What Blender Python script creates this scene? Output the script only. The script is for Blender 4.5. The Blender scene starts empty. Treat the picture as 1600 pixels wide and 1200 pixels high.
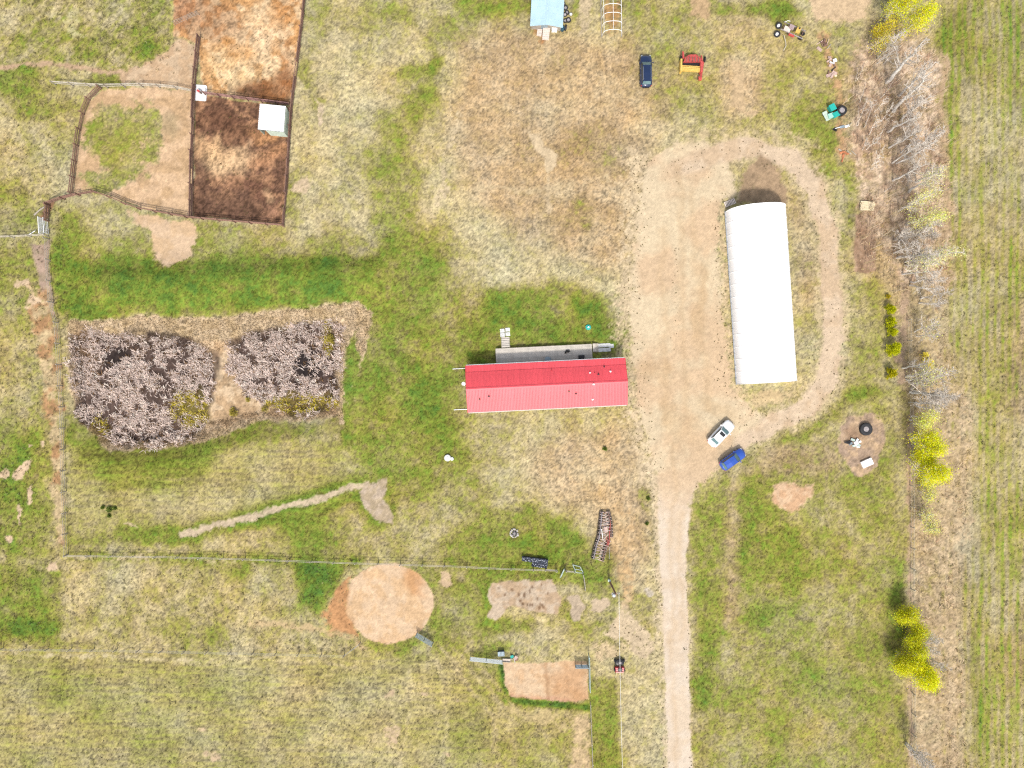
import bpy, math, random
import numpy as np
from mathutils import Vector, Matrix

# ------------------------------------------------------------------ camera, light, exposure
scene = bpy.context.scene
R = math.radians
CAM_H = 106.67                       # drone height: 24 mm lens covers 160 x 120 m of ground
cam_d = bpy.data.cameras.new("camera"); cam = bpy.data.objects.new("camera", cam_d)
scene.collection.objects.link(cam); scene.camera = cam
cam.location = (0, 0, CAM_H); cam.rotation_euler = (0, 0, 0)
cam_d.sensor_width = 36.0; cam_d.lens = 24.0; cam_d.clip_start = 0.5; cam_d.clip_end = 6000

SUN_EL = 53.0
world = bpy.data.worlds.new("World"); scene.world = world; world.use_nodes = True
wn = world.node_tree; wn.nodes.clear()
sky = wn.nodes.new("ShaderNodeTexSky"); sky.sky_type = 'NISHITA'; sky.sun_disc = False
sky.sun_elevation = R(SUN_EL); sky.sun_rotation = math.pi
sky.air_density = 1.0; sky.dust_density = 3.0; sky.ozone_density = 1.0
bg = wn.nodes.new("ShaderNodeBackground"); bg.inputs[1].default_value = 0.14
wo = wn.nodes.new("ShaderNodeOutputWorld")
hz_ = wn.nodes.new("ShaderNodeHueSaturation"); hz_.inputs["Saturation"].default_value = 0.5      # thin high cloud whitens the sky
wn.links.new(sky.outputs[0], hz_.inputs["Color"]); wn.links.new(hz_.outputs[0], bg.inputs[0]); wn.links.new(bg.outputs[0], wo.inputs[0])
sun_d = bpy.data.lights.new("sun", 'SUN'); sun_d.energy = 2.0; sun_d.angle = R(5.0); sun_d.color = (1.0, 0.95, 0.87)
sun = bpy.data.objects.new("sun", sun_d); scene.collection.objects.link(sun)
sun.rotation_euler = (R(90 - SUN_EL), 0, 0); sun.location = (0, -60, 80)
scene.view_settings.view_transform = 'Standard'; scene.view_settings.look = 'None'
scene.view_settings.gamma = 1.0; scene.view_settings.exposure = 0.84
scene.view_settings.use_curve_mapping = False
scene.cycles.use_denoising = False; scene.cycles.use_adaptive_sampling = False; scene.cycles.max_bounces = 6
scene.cycles.pixel_filter_type = 'BLACKMAN_HARRIS'; scene.cycles.filter_width = 1.25

K = 1.75                              # display brightness of a flat sunlit surface / its base colour
rng = np.random.default_rng(7); random.seed(7)

def lin(c):
    c = np.asarray(c, float) / 255.0
    return np.where(c <= 0.04045, c / 12.92, ((c + 0.055) / 1.055) ** 2.4)
def alb(r, g, b):
    return np.clip(lin((r, g, b)) / K, 0, 0.85)
def W(px, py, h=0.0):
    """world x, y of the photo's map position (1600 x 1200, 10 px a metre); h = height of the point picked"""
    s = 1.0 - h / CAM_H
    return ((px - 800) / 10.0 * s, (600 - py) / 10.0 * s)

# ------------------------------------------------------------------ materials
MATS = {}
def mat(name, col, rough=0.7, metal=0.0, var=0.18, scale=3.0, bump=0.0, spec=0.4, stretch=(1, 1, 1), coat=0.0, dark=None):
    if name in MATS: return MATS[name]
    m = bpy.data.materials.new(name); m.use_nodes = True; nt = m.node_tree
    b = nt.nodes["Principled BSDF"]
    b.inputs["Roughness"].default_value = rough; b.inputs["Metallic"].default_value = metal
    b.inputs["Specular IOR Level"].default_value = spec; b.inputs["Coat Weight"].default_value = coat
    tc = nt.nodes.new("ShaderNodeTexCoord"); mp = nt.nodes.new("ShaderNodeMapping"); mp.inputs["Scale"].default_value = stretch
    nz = nt.nodes.new("ShaderNodeTexNoise"); nz.inputs["Scale"].default_value = scale; nz.inputs["Detail"].default_value = 5
    nz.inputs["Roughness"].default_value = 0.65
    oi = nt.nodes.new("ShaderNodeObjectInfo")
    nt.links.new(tc.outputs["Object"], mp.inputs[0]); nt.links.new(mp.outputs[0], nz.inputs["Vector"])
    ramp = nt.nodes.new("ShaderNodeValToRGB"); e = ramp.color_ramp.elements
    c = np.asarray(col, float); lo = np.asarray(dark, float) if dark is not None else c * (1 - var * 1.6); hi = np.clip(c * (1 + var), 0, 0.95)
    e[0].position = 0.3; e[0].color = (*lo, 1); e[1].position = 0.72; e[1].color = (*hi, 1)
    nt.links.new(nz.outputs["Fac"], ramp.inputs[0])
    hs = nt.nodes.new("ShaderNodeHueSaturation")
    mr = nt.nodes.new("ShaderNodeMapRange"); mr.inputs[3].default_value = 1 - var * 0.6; mr.inputs[4].default_value = 1 + var * 0.6
    nt.links.new(oi.outputs["Random"], mr.inputs[0]); nt.links.new(mr.outputs[0], hs.inputs["Value"])
    nt.links.new(ramp.outputs[0], hs.inputs["Color"]); nt.links.new(hs.outputs[0], b.inputs["Base Color"])
    if bump:
        bp = nt.nodes.new("ShaderNodeBump"); bp.inputs["Strength"].default_value = bump; bp.inputs["Distance"].default_value = 0.03
        nt.links.new(nz.outputs["Fac"], bp.inputs["Height"]); nt.links.new(bp.outputs[0], b.inputs["Normal"])
    MATS[name] = m; return m
def attr_mat(name, rough=0.9, spec=0.2, fine=7.0, var=0.16, bump=0.5, trans=0.0):
    """base colour from the mesh's own colour attribute, broken up by fine noise"""
    m = bpy.data.materials.new(name); m.use_nodes = True; nt = m.node_tree; b = nt.nodes["Principled BSDF"]
    b.inputs["Roughness"].default_value = rough; b.inputs["Specular IOR Level"].default_value = spec
    at = nt.nodes.new("ShaderNodeAttribute"); at.attribute_name = "Col"
    tc = nt.nodes.new("ShaderNodeTexCoord")
    nz = nt.nodes.new("ShaderNodeTexNoise"); nz.inputs["Scale"].default_value = fine; nz.inputs["Detail"].default_value = 3
    nt.links.new(tc.outputs["Object"], nz.inputs["Vector"])
    mr = nt.nodes.new("ShaderNodeMapRange"); mr.inputs[1].default_value = 0.25; mr.inputs[2].default_value = 0.75
    mr.inputs[3].default_value = 1 - var; mr.inputs[4].default_value = 1 + var
    nt.links.new(nz.outputs["Fac"], mr.inputs[0])
    mx = nt.nodes.new("ShaderNodeVectorMath"); mx.operation = 'SCALE'
    nt.links.new(at.outputs["Color"], mx.inputs[0]); nt.links.new(mr.outputs[0], mx.inputs["Scale"])
    nt.links.new(mx.outputs[0], b.inputs["Base Color"])
    if bump:
        bp = nt.nodes.new("ShaderNodeBump"); bp.inputs["Strength"].default_value = bump; bp.inputs["Distance"].default_value = 0.05
        nt.links.new(nz.outputs["Fac"], bp.inputs["Height"]); nt.links.new(bp.outputs[0], b.inputs["Normal"])
    if trans:
        b.inputs["Transmission Weight"].default_value = 0.0
        out = nt.nodes["Material Output"]; tl = nt.nodes.new("ShaderNodeBsdfTranslucent"); ms = nt.nodes.new("ShaderNodeMixShader")
        ms.inputs[0].default_value = trans
        nt.links.new(mx.outputs[0], tl.inputs[0]); nt.links.new(b.outputs[0], ms.inputs[1]); nt.links.new(tl.outputs[0], ms.inputs[2])
        nt.links.new(ms.outputs[0], out.inputs[0])
    MATS[name] = m; return m

# ------------------------------------------------------------------ mesh helpers
def mesh_np(name, verts, tris=None, quads=None, cols=None, smooth=False):
    me = bpy.data.meshes.new(name)
    verts = np.asarray(verts, np.float32)
    nt = 0 if tris is None else len(tris); nq = 0 if quads is None else len(quads)
    loops = []
    if nt: loops.append(np.asarray(tris, np.int32).ravel())
    if nq: loops.append(np.asarray(quads, np.int32).ravel())
    loops = np.concatenate(loops)
    me.vertices.add(len(verts)); me.vertices.foreach_set("co", verts.ravel())
    me.loops.add(len(loops)); me.loops.foreach_set("vertex_index", loops)
    me.polygons.add(nt + nq)
    ls = np.concatenate([np.arange(nt) * 3, nt * 3 + np.arange(nq) * 4]).astype(np.int32)
    me.polygons.foreach_set("loop_start", ls)
    me.polygons.foreach_set("use_smooth", np.full(nt + nq, bool(smooth)))
    if cols is not None:
        a = me.attributes.new("Col", 'FLOAT_COLOR', 'POINT')
        c4 = np.ones((len(verts), 4), np.float32); c4[:, :3] = cols
        a.data.foreach_set("color", c4.ravel())
    me.update(calc_edges=True); me.validate()
    return me

def link(name, me, m=None, parent=None, loc=None, rz=0.0):
    o = bpy.data.objects.new(name, me); scene.collection.objects.link(o)
    if m is not None and me is not None and not me.materials: me.materials.append(m)
    if parent is not None: o.parent = parent
    if loc is not None: o.location = loc
    if rz: o.rotation_euler = (0, 0, rz)
    return o
LABELS = set()
def tag(o, label, cat, group=None):
    o["label"] = label; o["category"] = cat
    if label in LABELS: print("DUP LABEL", label)
    LABELS.add(label)
    if group: o["group"] = group
    return o
def thing(name, label, cat, x, y, z=None, rz=0.0, group=None):
    o = bpy.data.objects.new(name, None); scene.collection.objects.link(o); o.empty_display_size = 0.3
    o.location = (x, y, ground_z(x, y) if z is None else z); o.rotation_euler = (0, 0, rz)
    return tag(o, label, cat, group)

class MB:
    def __init__(s): s.v = []; s.f = []
    def add(s, vs, fs):
        n = len(s.v); s.v += [tuple(map(float, p)) for p in vs]; s.f += [tuple(i + n for i in f) for f in fs]; return s
    def box(s, cx, cy, cz, sx, sy, sz, rz=0.0, rx=0.0, ry=0.0):
        M = Matrix.Rotation(rz, 3, 'Z') @ Matrix.Rotation(ry, 3, 'Y') @ Matrix.Rotation(rx, 3, 'X')
        vs = [M @ Vector((a * sx / 2, b * sy / 2, c * sz / 2)) + Vector((cx, cy, cz)) for c in (-1, 1) for b in (-1, 1) for a in (-1, 1)]
        return s.add(vs, [(0, 2, 3, 1), (4, 5, 7, 6), (0, 1, 5, 4), (2, 6, 7, 3), (0, 4, 6, 2), (1, 3, 7, 5)])
    def tube(s, pts, rads, n=6, cap=True):
        pts = [Vector(p) for p in pts]
        if not hasattr(rads, '__len__'): rads = [rads] * len(pts)
        base = len(s.v); up = None
        for i, p in enumerate(pts):
            d = (pts[min(i + 1, len(pts) - 1)] - pts[max(i - 1, 0)])
            d = d.normalized() if d.length > 1e-9 else Vector((0, 0, 1))
            if up is None:
                a = Vector((1, 0, 0)) if abs(d.x) < 0.8 else Vector((0, 1, 0)); up = d.cross(a).normalized()
            else:
                up = (up - d * up.dot(d)); up = up.normalized() if up.length > 1e-6 else d.orthogonal().normalized()
            w = d.cross(up)
            for k in range(n):
                t = 2 * math.pi * k / n
                s.v.append(tuple(p + (up * math.cos(t) + w * math.sin(t)) * rads[i]))
        for i in range(len(pts) - 1):
            for k in range(n):
                a = base + i * n + k; b = base + i * n + (k + 1) % n
                s.f.append((a, b, b + n, a + n))
        if cap and n > 2:
            s.f.append(tuple(base + k for k in reversed(range(n)))); e = base + (len(pts) - 1) * n
            s.f.append(tuple(e + k for k in range(n)))
        return s
    def lathe(s, prof, c=(0, 0, 0), n=20, closed=False, axis='Z'):
        base = len(s.v)
        for (r, z) in prof:
            for k in range(n):
                t = 2 * math.pi * k / n
                q = (r * math.cos(t), r * math.sin(t), z)
                if axis == 'Y': q = (q[0], q[2], q[1])
                if axis == 'X': q = (q[2], q[0], q[1])
                s.v.append((c[0] + q[0], c[1] + q[1], c[2] + q[2]))
        m = len(prof); rr = m if closed else m - 1
        for i in range(rr):
            for k in range(n):
                a = base + i * n; b = base + ((i + 1) % m) * n
                s.f.append((a + k, a + (k + 1) % n, b + (k + 1) % n, b + k))
        if not closed:
            if prof[0][0] > 1e-4: s.f.append(tuple(base + k for k in reversed(range(n))))
            if prof[-1][0] > 1e-4: s.f.append(tuple(base + (m - 1) * n + k for k in range(n)))
        return s
    def prism(s, poly, z0, z1):
        n = len(poly); vs = [(x, y, z0) for x, y in poly] + [(x, y, z1) for x, y in poly]
        return s.add(vs, [tuple(reversed(range(n))), tuple(range(n, 2 * n))] + [(i, (i + 1) % n, n + (i + 1) % n, n + i) for i in range(n)])
    def mesh(s, name, smooth=False):
        me = bpy.data.meshes.new(name); me.from_pydata(s.v, [], s.f)
        if smooth: me.polygons.foreach_set("use_smooth", [True] * len(me.polygons))
        me.update(); return me
    def build(s, name, m, parent=None, loc=None, rz=0.0, smooth=False):
        return link(name, s.mesh(name, smooth), m, parent, loc, rz)

# ------------------------------------------------------------------ numpy noise
def vn(x, y, seed):
    xi = np.floor(x).astype(np.int64); yi = np.floor(y).astype(np.int64)
    fx = x - xi; fy = y - yi; fx = fx * fx * (3 - 2 * fx); fy = fy * fy * (3 - 2 * fy)
    def h(a, b):
        q = (a * 374761393 + b * 668265263 + seed * 974634777) & 0xffffffff
        q = ((q ^ (q >> 13)) * 1274126177) & 0xffffffff
        q = ((q ^ (q >> 15)) * 2246822519) & 0xffffffff
        return (q ^ (q >> 16)) / 4294967296.0
    a = h(xi, yi); b = h(xi + 1, yi); c = h(xi, yi + 1); d = h(xi + 1, yi + 1)
    return ((a + (b - a) * fx) * (1 - fy) + (c + (d - c) * fx) * fy) * 2 - 1
def fbm(x, y, size, octv, seed, gain=0.55):
    t = 0; a = 1.0; n = 0; s = 1.0 / size
    for i in range(octv):
        t = t + a * vn(x * s + 13.7 * i, y * s - 7.1 * i, seed + i * 31); n += a; a *= gain; s *= 2.03
    return t / n * 1.35
def sstep(a, b, x):
    t = np.clip((x - a) / (b - a), 0, 1); return t * t * (3 - 2 * t)
def sd_poly(X, Y, pts):
    pts = np.asarray(pts, float); d = np.full(X.shape, 1e18); ins = np.zeros(X.shape, bool)
    for i in range(len(pts)):
        ax, ay = pts[i]; bx, by = pts[i - 1]
        ex, ey = bx - ax, by - ay; wx, wy = X - ax, Y - ay
        t = np.clip((wx * ex + wy * ey) / max(ex * ex + ey * ey, 1e-9), 0, 1)
        d = np.minimum(d, (wx - ex * t) ** 2 + (wy - ey * t) ** 2)
        c = (ay > Y) != (by > Y)
        ins ^= c & (X < (bx - ax) * (Y - ay) / ((by - ay) if by != ay else 1e-9) + ax)
    d = np.sqrt(d); return np.where(ins, -d, d)
def sd_line(X, Y, pts):
    pts = np.asarray(pts, float); d = np.full(X.shape, 1e18)
    for i in range(len(pts) - 1):
        ax, ay = pts[i]; bx, by = pts[i + 1]; ex, ey = bx - ax, by - ay
        wx, wy = X - ax, Y - ay; t = np.clip((wx * ex + wy * ey) / max(ex * ex + ey * ey, 1e-9), 0, 1)
        d = np.minimum(d, (wx - ex * t) ** 2 + (wy - ey * t) ** 2)
    return np.sqrt(d)

# ------------------------------------------------------------------ ground height
SLOUGH = [(108, 520), (150, 518), (215, 526), (300, 533), (345, 532), (380, 523), (440, 517), (490, 509), (538, 505), (530, 560),
          (526, 648), (470, 650), (400, 655), (330, 672), (290, 690), (240, 697), (180, 697), (158, 684), (130, 655), (112, 645), (110, 580)]
BERM = [(150, 442), (280, 440), (420, 434), (600, 427)]
def ground_h(PXa, PYa):
    z = np.zeros(np.broadcast(PXa, PYa).shape)
    PXa = np.broadcast_to(PXa, z.shape); PYa = np.broadcast_to(PYa, z.shape)
    m = (PXa > 40) & (PXa < 720) & (PYa > 350) & (PYa < 820)
    if m.any():
        X = PXa[m]; Y = PYa[m]
        ex = sstep(110, 170, X) * (1 - sstep(560, 640, X))
        crest = np.interp(X, [p[0] for p in BERM], [p[1] for p in BERM])
        dy = Y - crest
        zz = 1.1 * ex * np.where(dy < 0, np.exp(-(dy / 26.0) ** 2), np.exp(-(dy / 38.0) ** 2))
        sd = sd_poly(X, Y, SLOUGH)
        south = sstep(600, 690, Y)
        zz = zz - (1.25 + .75 * south) * sstep(10 + 30 * south, -22, sd)
        z[m] = zz
    # low rise round the dirt pit
    z = z + 0.7 * np.exp(-(((PXa - 1238) / 75.0) ** 2 + ((PYa - 775) / 60.0) ** 2))
    # burn pile rise
    z = z + 0.35 * np.exp(-(((PXa - 1345) / 45.0) ** 2 + ((PYa - 690) / 50.0) ** 2))
    return z
def ground_z(x, y):
    return float(ground_h(np.array([x * 10 + 800.0]), np.array([600 - y * 10.0]))[0])
# ------------------------------------------------------------------ the ground sheet
STEP = 0.2
def axis(lim):
    core = np.arange(-lim, lim + 1e-6, STEP)
    far = lim + np.cumsum(np.geomspace(0.6, 260, 26))
    return np.concatenate([-far[::-1], core, far])
gx = axis(86.0); gy = axis(66.0)[::-1]                   # rows run from north to south
pxs = gx * 10 + 800; pys = 600 - gy * 10
PX, PY = np.meshgrid(pxs, pys)
wx1 = fbm(PX, PY, 55, 3, 11); wy1 = fbm(PX, PY, 55, 3, 12)
wx0 = fbm(PX, PY, 95, 3, 9); wy0 = fbm(PX, PY, 95, 3, 10)
wx2 = fbm(PX, PY, 13, 2, 13); wy2 = fbm(PX, PY, 13, 2, 14)

def sl(x0, x1, y0, y1):
    return (slice(max(0, np.searchsorted(pys, y0)), np.searchsorted(pys, y1)), slice(max(0, np.searchsorted(pxs, x0)), np.searchsorted(pxs, x1)))
def warped(s, w):
    b = max(0.0, w - .8) * 20
    return PX[s] + w * (7 * wx1[s] + 3.2 * wx2[s]) + b * wx0[s], PY[s] + w * (7 * wy1[s] + 3.2 * wy2[s]) + b * wy0[s]
def m_poly(pts, soft=6, w=1.0):
    xs = [p[0] for p in pts]; ys = [p[1] for p in pts]; g = soft + 34 * w + 2
    s = sl(min(xs) - g, max(xs) + g, min(ys) - g, max(ys) + g)
    X, Y = warped(s, w); return s, sstep(soft, -soft, sd_poly(X, Y, pts))
def m_line(pts, width, soft=5, w=0.6):
    xs = [p[0] for p in pts]; ys = [p[1] for p in pts]; g = width + soft + 14 * w + 2
    s = sl(min(xs) - g, max(xs) + g, min(ys) - g, max(ys) + g)
    X, Y = warped(s, w); return s, sstep(width / 2 + soft, width / 2 - soft, sd_line(X, Y, pts))
def m_blob(cx, cy, rx, ry, rot=0, soft=0.55, w=1.7):
    g = max(rx, ry) * (1 + soft) + 34 * w + 2
    s = sl(cx - g, cx + g, cy - g, cy + g); X, Y = warped(s, w)
    c, q = math.cos(R(rot)), math.sin(R(rot)); u = ((X - cx) * c + (Y - cy) * q) / rx; v = (-(X - cx) * q + (Y - cy) * c) / ry
    return s, sstep(1 + soft, 1 - soft, np.sqrt(u * u + v * v))

G = np.full(PX.shape, 0.32)           # 0 dry straw .. 1 deep green
WARM = np.zeros(PX.shape)             # browner, trampled turf
AMP = np.full(PX.shape, 1.0)          # contrast of the turf's grain
def gset(sm, v, k=1.0):
    s, m = sm; G[s] += (v - G[s]) * m * k
def wset(sm, v, k=1.0):
    s, m = sm; WARM[s] += (v - WARM[s]) * m * k

# right-hand field, brush strip, bottom-left meadow, top-left pasture
gset(m_poly([(1466, -900), (6000, -900), (6000, 6000), (1440, 6000), (1440, 900), (1462, 450)], 14), 0.43)
gset(m_poly([(-6000, 1020), (760, 1020), (900, 1200), (900, 6000), (-6000, 6000)], 10), 0.43)
gset(m_poly([(-6000, -900), (285, -900), (285, 60), (180, 100), (60, 98), (-6000, 110)], 8), 0.40)
gset(m_poly([(-6000, 108), (130, 108), (118, 200), (108, 300), (-6000, 370)], 8), 0.30)
for a in [((30, 120), 60, 14, .78), ((200, 118), 60, 9, .7), ((70, 160), 45, 22, .72), ((225, 60), 45, 40, .72), ((240, 20), 40, 24, .66), ((60, 60), 40, 40, .55),
          ((20, 240), 35, 30, .35), ((25, 330), 50, 26, .62), ((60, 280), 30, 40, .45), ((120, 30), 60, 30, .42), ((10, 30), 18, 40, .25), ((150, 70), 40, 22, .62), ((100, 20), 30, 14, .3), ((170, 30), 30, 18, .3)]:
    gset(m_blob(a[0][0], a[0][1], a[1], a[2]), a[3], .85)
# lawn between the corrals and the yard
gset(m_poly([(470, -300), (760, -300), (700, 150), (690, 400), (445, 400), (450, 250)], 20), 0.24)
for a in [((760, 10), 60, 26, .78, -20), ((655, 106), 26, 11, .92, -25), ((625, 118), 22, 10, .6, -20), ((690, 60), 50, 22, .5, -30), ((560, 30), 90, 22, .5, 0), ((500, 20), 22, 60, .55, 0),
          ((482, 140), 14, 30, .66, 0), ((466, 300), 14, 60, .6, 5), ((660, 160), 24, 40, .66, 5), ((606, 230), 22, 60, .62, 4), ((615, 330), 26, 50, .62, 0), ((610, 265), 40, 20, .58, 0), ((640, 400), 46, 40, .74, 0)]:
    gset(m_blob(*a[0], a[1], a[2], a[4]), a[3], .85)
gset(m_poly([(80, 330), (180, 312), (300, 350), (560, 372), (600, 400), (85, 410)], 14), .46)
for a in [((100, 400), 26, 70, .82), ((190, 395), 50, 14, .58), ((330, 355), 40, 9, .62), ((380, 390), 120, 14, .58), ((510, 380), 60, 16, .45)]:
    gset(m_blob(*a[0], a[1], a[2]), a[3], .85)
gset(m_poly([(84, 405), (600, 402), (625, 440), (590, 478), (540, 476), (400, 486), (230, 498), (118, 503), (92, 470)], 9), .86)
gset(m_poly([(84, 380), (135, 420), (140, 480), (122, 504), (96, 480)], 8), .84)
gset(m_blob(165, 468, 18, 12), .6, .7); gset(m_blob(520, 440, 50, 6), .7, .7)
# turf east of the slough and round the house
gset(m_poly([(548, 470), (620, 400), (700, 420), (760, 500), (770, 560), (728, 600), (730, 660), (760, 720), (740, 800), (600, 800), (560, 740), (530, 660)], 26), .69)
for a in [((640, 560), 60, 60, .72), ((680, 640), 30, 50, .78), ((590, 620), 26, 40, .82), ((570, 530), 14, 60, .78), ((700, 480), 26, 30, .5), ((720, 430), 26, 26, .38), ((690, 540), 24, 16, .6),
          ((640, 690), 30, 30, .62), ((720, 700), 40, 30, .74), ((640, 740), 60, 20, .74), ((760, 680), 40, 24, .4), ((660, 800), 50, 20, .42), ((755, 760), 70, 30, .5), ((700, 825), 80, 22, .44), ((570, 800), 20, 14, .7)]:
    gset(m_blob(*a[0], a[1], a[2]), a[3], .85)
gset(m_poly([(736, 530), (775, 440), (860, 430), (950, 470), (985, 520), (975, 560), (736, 575)], 16), .74)
for a in [((800, 475), 30, 22, .92), ((790, 505), 26, 14, .95), ((860, 520), 50, 14, .8), ((925, 480), 14, 16, .86), ((920, 512), 30, 16, .86), ((880, 470), 26, 16, .5), ((750, 540), 14, 24, .84), ((960, 512), 24, 12, .7),
          ((855, 450), 20, 10, .6), ((835, 435), 16, 12, .62)]:
    gset(m_blob(*a[0], a[1], a[2]), a[3], .85)
# dry, trampled yard
gset(m_poly([(700, 60), (830, 40), (990, 60), (1050, 200), (995, 300), (985, 470), (900, 440), (760, 440), (690, 330), (680, 180)], 26), .2)
wset(m_poly([(720, 60), (830, 40), (990, 70), (1040, 180), (990, 330), (985, 430), (880, 400), (740, 330), (700, 200)], 26), 1.0)
for a in [((905, 225), 44, 34, .42), ((860, 350), 60, 40, .32), ((770, 380), 50, 40, .24), ((950, 250), 22, 36, .36), ((880, 110), 26, 14, .4), ((905, 320), 10, 14, .6), ((740, 230), 30, 60, .24), ((915, 345), 8, 14, .66)]:
    gset(m_blob(*a[0], a[1], a[2]), a[3], .8)
gset(m_poly([(980, 40), (1330, 40), (1340, 250), (1290, 240), (1180, 200), (1060, 205), (1000, 150)], 20), .4)
wset(m_poly([(1120, 95), (1190, 90), (1195, 170), (1130, 180)], 12), .9); gset(m_poly([(1120, 95), (1190, 90), (1195, 170), (1130, 180)], 14), .16)
wset(m_blob(1010, 150, 40, 50), .6); wset(m_blob(1150, 30, 40, 40), .5)
for a in [((1000, 12), 60, 18, .66), ((1160, 6), 80, 12, .78), ((1210, 10), 26, 20, .82), ((1070, 10), 26, 26, .5), ((1090, 145), 34, 34, .46), ((1300, 60), 30, 40, .46), ((1270, 190), 40, 40, .55), ((1290, 250), 26, 40, .62), ((1240, 100), 50, 40, .4), ((830, 5), 16, 12, .74), ((900, 5), 10, 20, .66)]:
    gset(m_blob(*a[0], a[1], a[2]), a[3], .85)
# beside and inside the loop drive
gset(m_poly([(1225, 290), (1268, 330), (1282, 420), (1282, 530), (1262, 595), (1240, 620), (1160, 625), (1148, 610), (1130, 330)], 10), .3)
wset(m_poly([(1225, 290), (1268, 330), (1282, 420), (1282, 480), (1250, 480), (1228, 320)], 10), .8)
gset(m_poly([(1320, 260), (1420, 260), (1425, 720), (1330, 640), (1325, 420)], 14), .42)
gset(m_blob(1330, 300, 12, 60), .62); gset(m_blob(1350, 520, 20, 60), .46); gset(m_blob(1375, 560, 10, 40), .55); gset(m_blob(1340, 615, 30, 14), .8); gset(m_line([(1170, 725), (1240, 690), (1300, 650), (1330, 610)], 16, 8), .72)
# east lawn
gset(m_poly([(1085, 770), (1180, 725), (1300, 690), (1418, 700), (1418, 1300), (1082, 1300)], 14), .53)
for a in [((1200, 850), 56, 40, .82), ((1170, 800), 26, 40, .74), ((1105, 860), 16, 90, .66), ((1110, 1040), 22, 60, .78), ((1230, 900), 60, 50, .7), ((1380, 830), 30, 90, .58), ((1400, 950), 16, 80, .72), ((1250, 1020), 60, 40, .52),
          ((1320, 950), 60, 40, .48), ((1150, 1000), 22, 70, .4), ((1180, 960), 20, 30, .74), ((1300, 1080), 70, 40, .54), ((1360, 1140), 40, 40, .5), ((1160, 1150), 40, 40, .48), ((1240, 1140), 40, 40, .55), ((1290, 760), 50, 30, .5), ((1100, 1090), 14, 16, .82)]:
    gset(m_blob(*a[0], a[1], a[2]), a[3], .8)
wset(m_line([(1145, 760), (1140, 980)], 16, 8), .9); gset(m_line([(1145, 740), (1140, 980)], 14, 8), .26)
wset(m_poly([(1150, 740), (1200, 705), (1320, 690), (1310, 740), (1180, 745)], 12), .8); gset(m_poly([(1150, 740), (1200, 705), (1320, 690), (1310, 740), (1180, 745)], 12), .34)
# south of the house
gset(m_poly([(735, 660), (985, 645), (1015, 720), (1025, 880), (985, 960), (960, 900), (880, 820), (780, 780), (745, 720)], 22), .3)
wset(m_poly([(830, 700), (985, 660), (1012, 740), (1020, 880), (985, 930), (900, 800), (830, 760)], 20), .95); gset(m_poly([(830, 700), (985, 670), (1012, 740), (1018, 880), (985, 930), (900, 800), (830, 760)], 20), .14)
gset(m_poly([(760, 790), (840, 790), (900, 830), (950, 880), (960, 920), (760, 905), (700, 880), (690, 850)], 14), .7)
for a in [((845, 845), 40, 30, .8), ((770, 835), 24, 16, .76), ((740, 870), 60, 12, .8), ((830, 895), 60, 8, .7), ((940, 890), 20, 20, .72), ((500, 850), 46, 36, .86), ((475, 830), 26, 20, .78), ((610, 840), 60, 30, .45), ((690, 750), 30, 30, .6), ((1000, 830), 10, 70, .3), ((1012, 780), 6, 14, .62)]:
    gset(m_blob(*a[0], a[1], a[2]), a[3], .85)
# mown meadow south of the slough
gset(m_poly([(108, 650), (160, 690), (240, 702), (330, 676), (525, 655), (545, 720), (540, 770), (300, 835), (108, 860)], 8), .46)
gset(m_poly([(110, 655), (160, 688), (240, 700), (320, 680), (330, 720), (290, 770), (150, 760), (112, 700)], 18), .68)
for a in [((210, 725), 90, 20, .74), ((370, 690), 60, 14, .68), ((460, 675), 60, 14, .62), ((330, 790), 110, 26, .3), ((450, 740), 60, 26, .36), ((160, 810), 40, 30, .46), ((200, 850), 80, 10, .72)]:
    gset(m_blob(*a[0], a[1], a[2]), a[3], .8)
gset(m_line([(190, 835), (290, 838), (350, 815), (440, 795), (520, 765), (575, 755)], 28, 8), .8); gset(m_poly([(540, 760), (610, 740), (620, 815), (590, 825), (560, 800)], 10), .76)
gset(m_line([(250, 830), (460, 815), (560, 775)], 12, 6), .84)
# below the long fence
gset(m_poly([(-6000, 880), (95, 880), (95, 1010), (-6000, 1010)], 10), .68); gset(m_blob(45, 985, 40, 16), .9)
gset(m_poly([(100, 890), (470, 885), (470, 1010), (105, 1010)], 14), .33); gset(m_line([(110, 869), (560, 880)], 16, 6), .66)
gset(m_poly([(465, 880), (550, 882), (520, 920), (500, 965), (470, 940)], 8), .88); gset(m_poly([(640, 895), (770, 895), (770, 1010), (640, 1020), (560, 1015)], 16), .58)
for a in [((700, 905), 50, 10, .76), ((680, 985), 24, 20, .78), ((755, 930), 12, 40, .82), ((790, 975), 40, 14, .84), ((730, 960), 20, 30, .4), ((900, 900), 50, 10, .72), ((905, 980), 60, 20, .5), ((770, 1013), 40, 10, .72), ((620, 1005), 30, 6, .74), ((870, 960), 20, 14, .7), ((720, 940), 20, 20, .45), ((380, 890), 20, 10, .66), ((300, 980), 60, 20, .42), ((350, 990), 20, 16, .55)]:
    gset(m_blob(*a[0], a[1], a[2]), a[3], .85)
for a in [((100, 1080), 40, 26, .56), ((60, 1050), 60, 16, .5), ((150, 1120), 40, 20, .52), ((500, 1060), 80, 20, .5), ((470, 1140), 30, 20, .52), ((740, 1060), 40, 36, .6), ((730, 1150), 50, 40, .56), ((640, 1100), 60, 60, .4), ((240, 1170), 40, 20, .56), ((850, 1160), 50, 30, .42), ((800, 1130), 40, 20, .3), ((330, 1140), 50, 40, .36), ((240, 1070), 60, 40, .4)]:
    gset(m_blob(*a[0], a[1], a[2]), a[3], .7)
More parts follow.
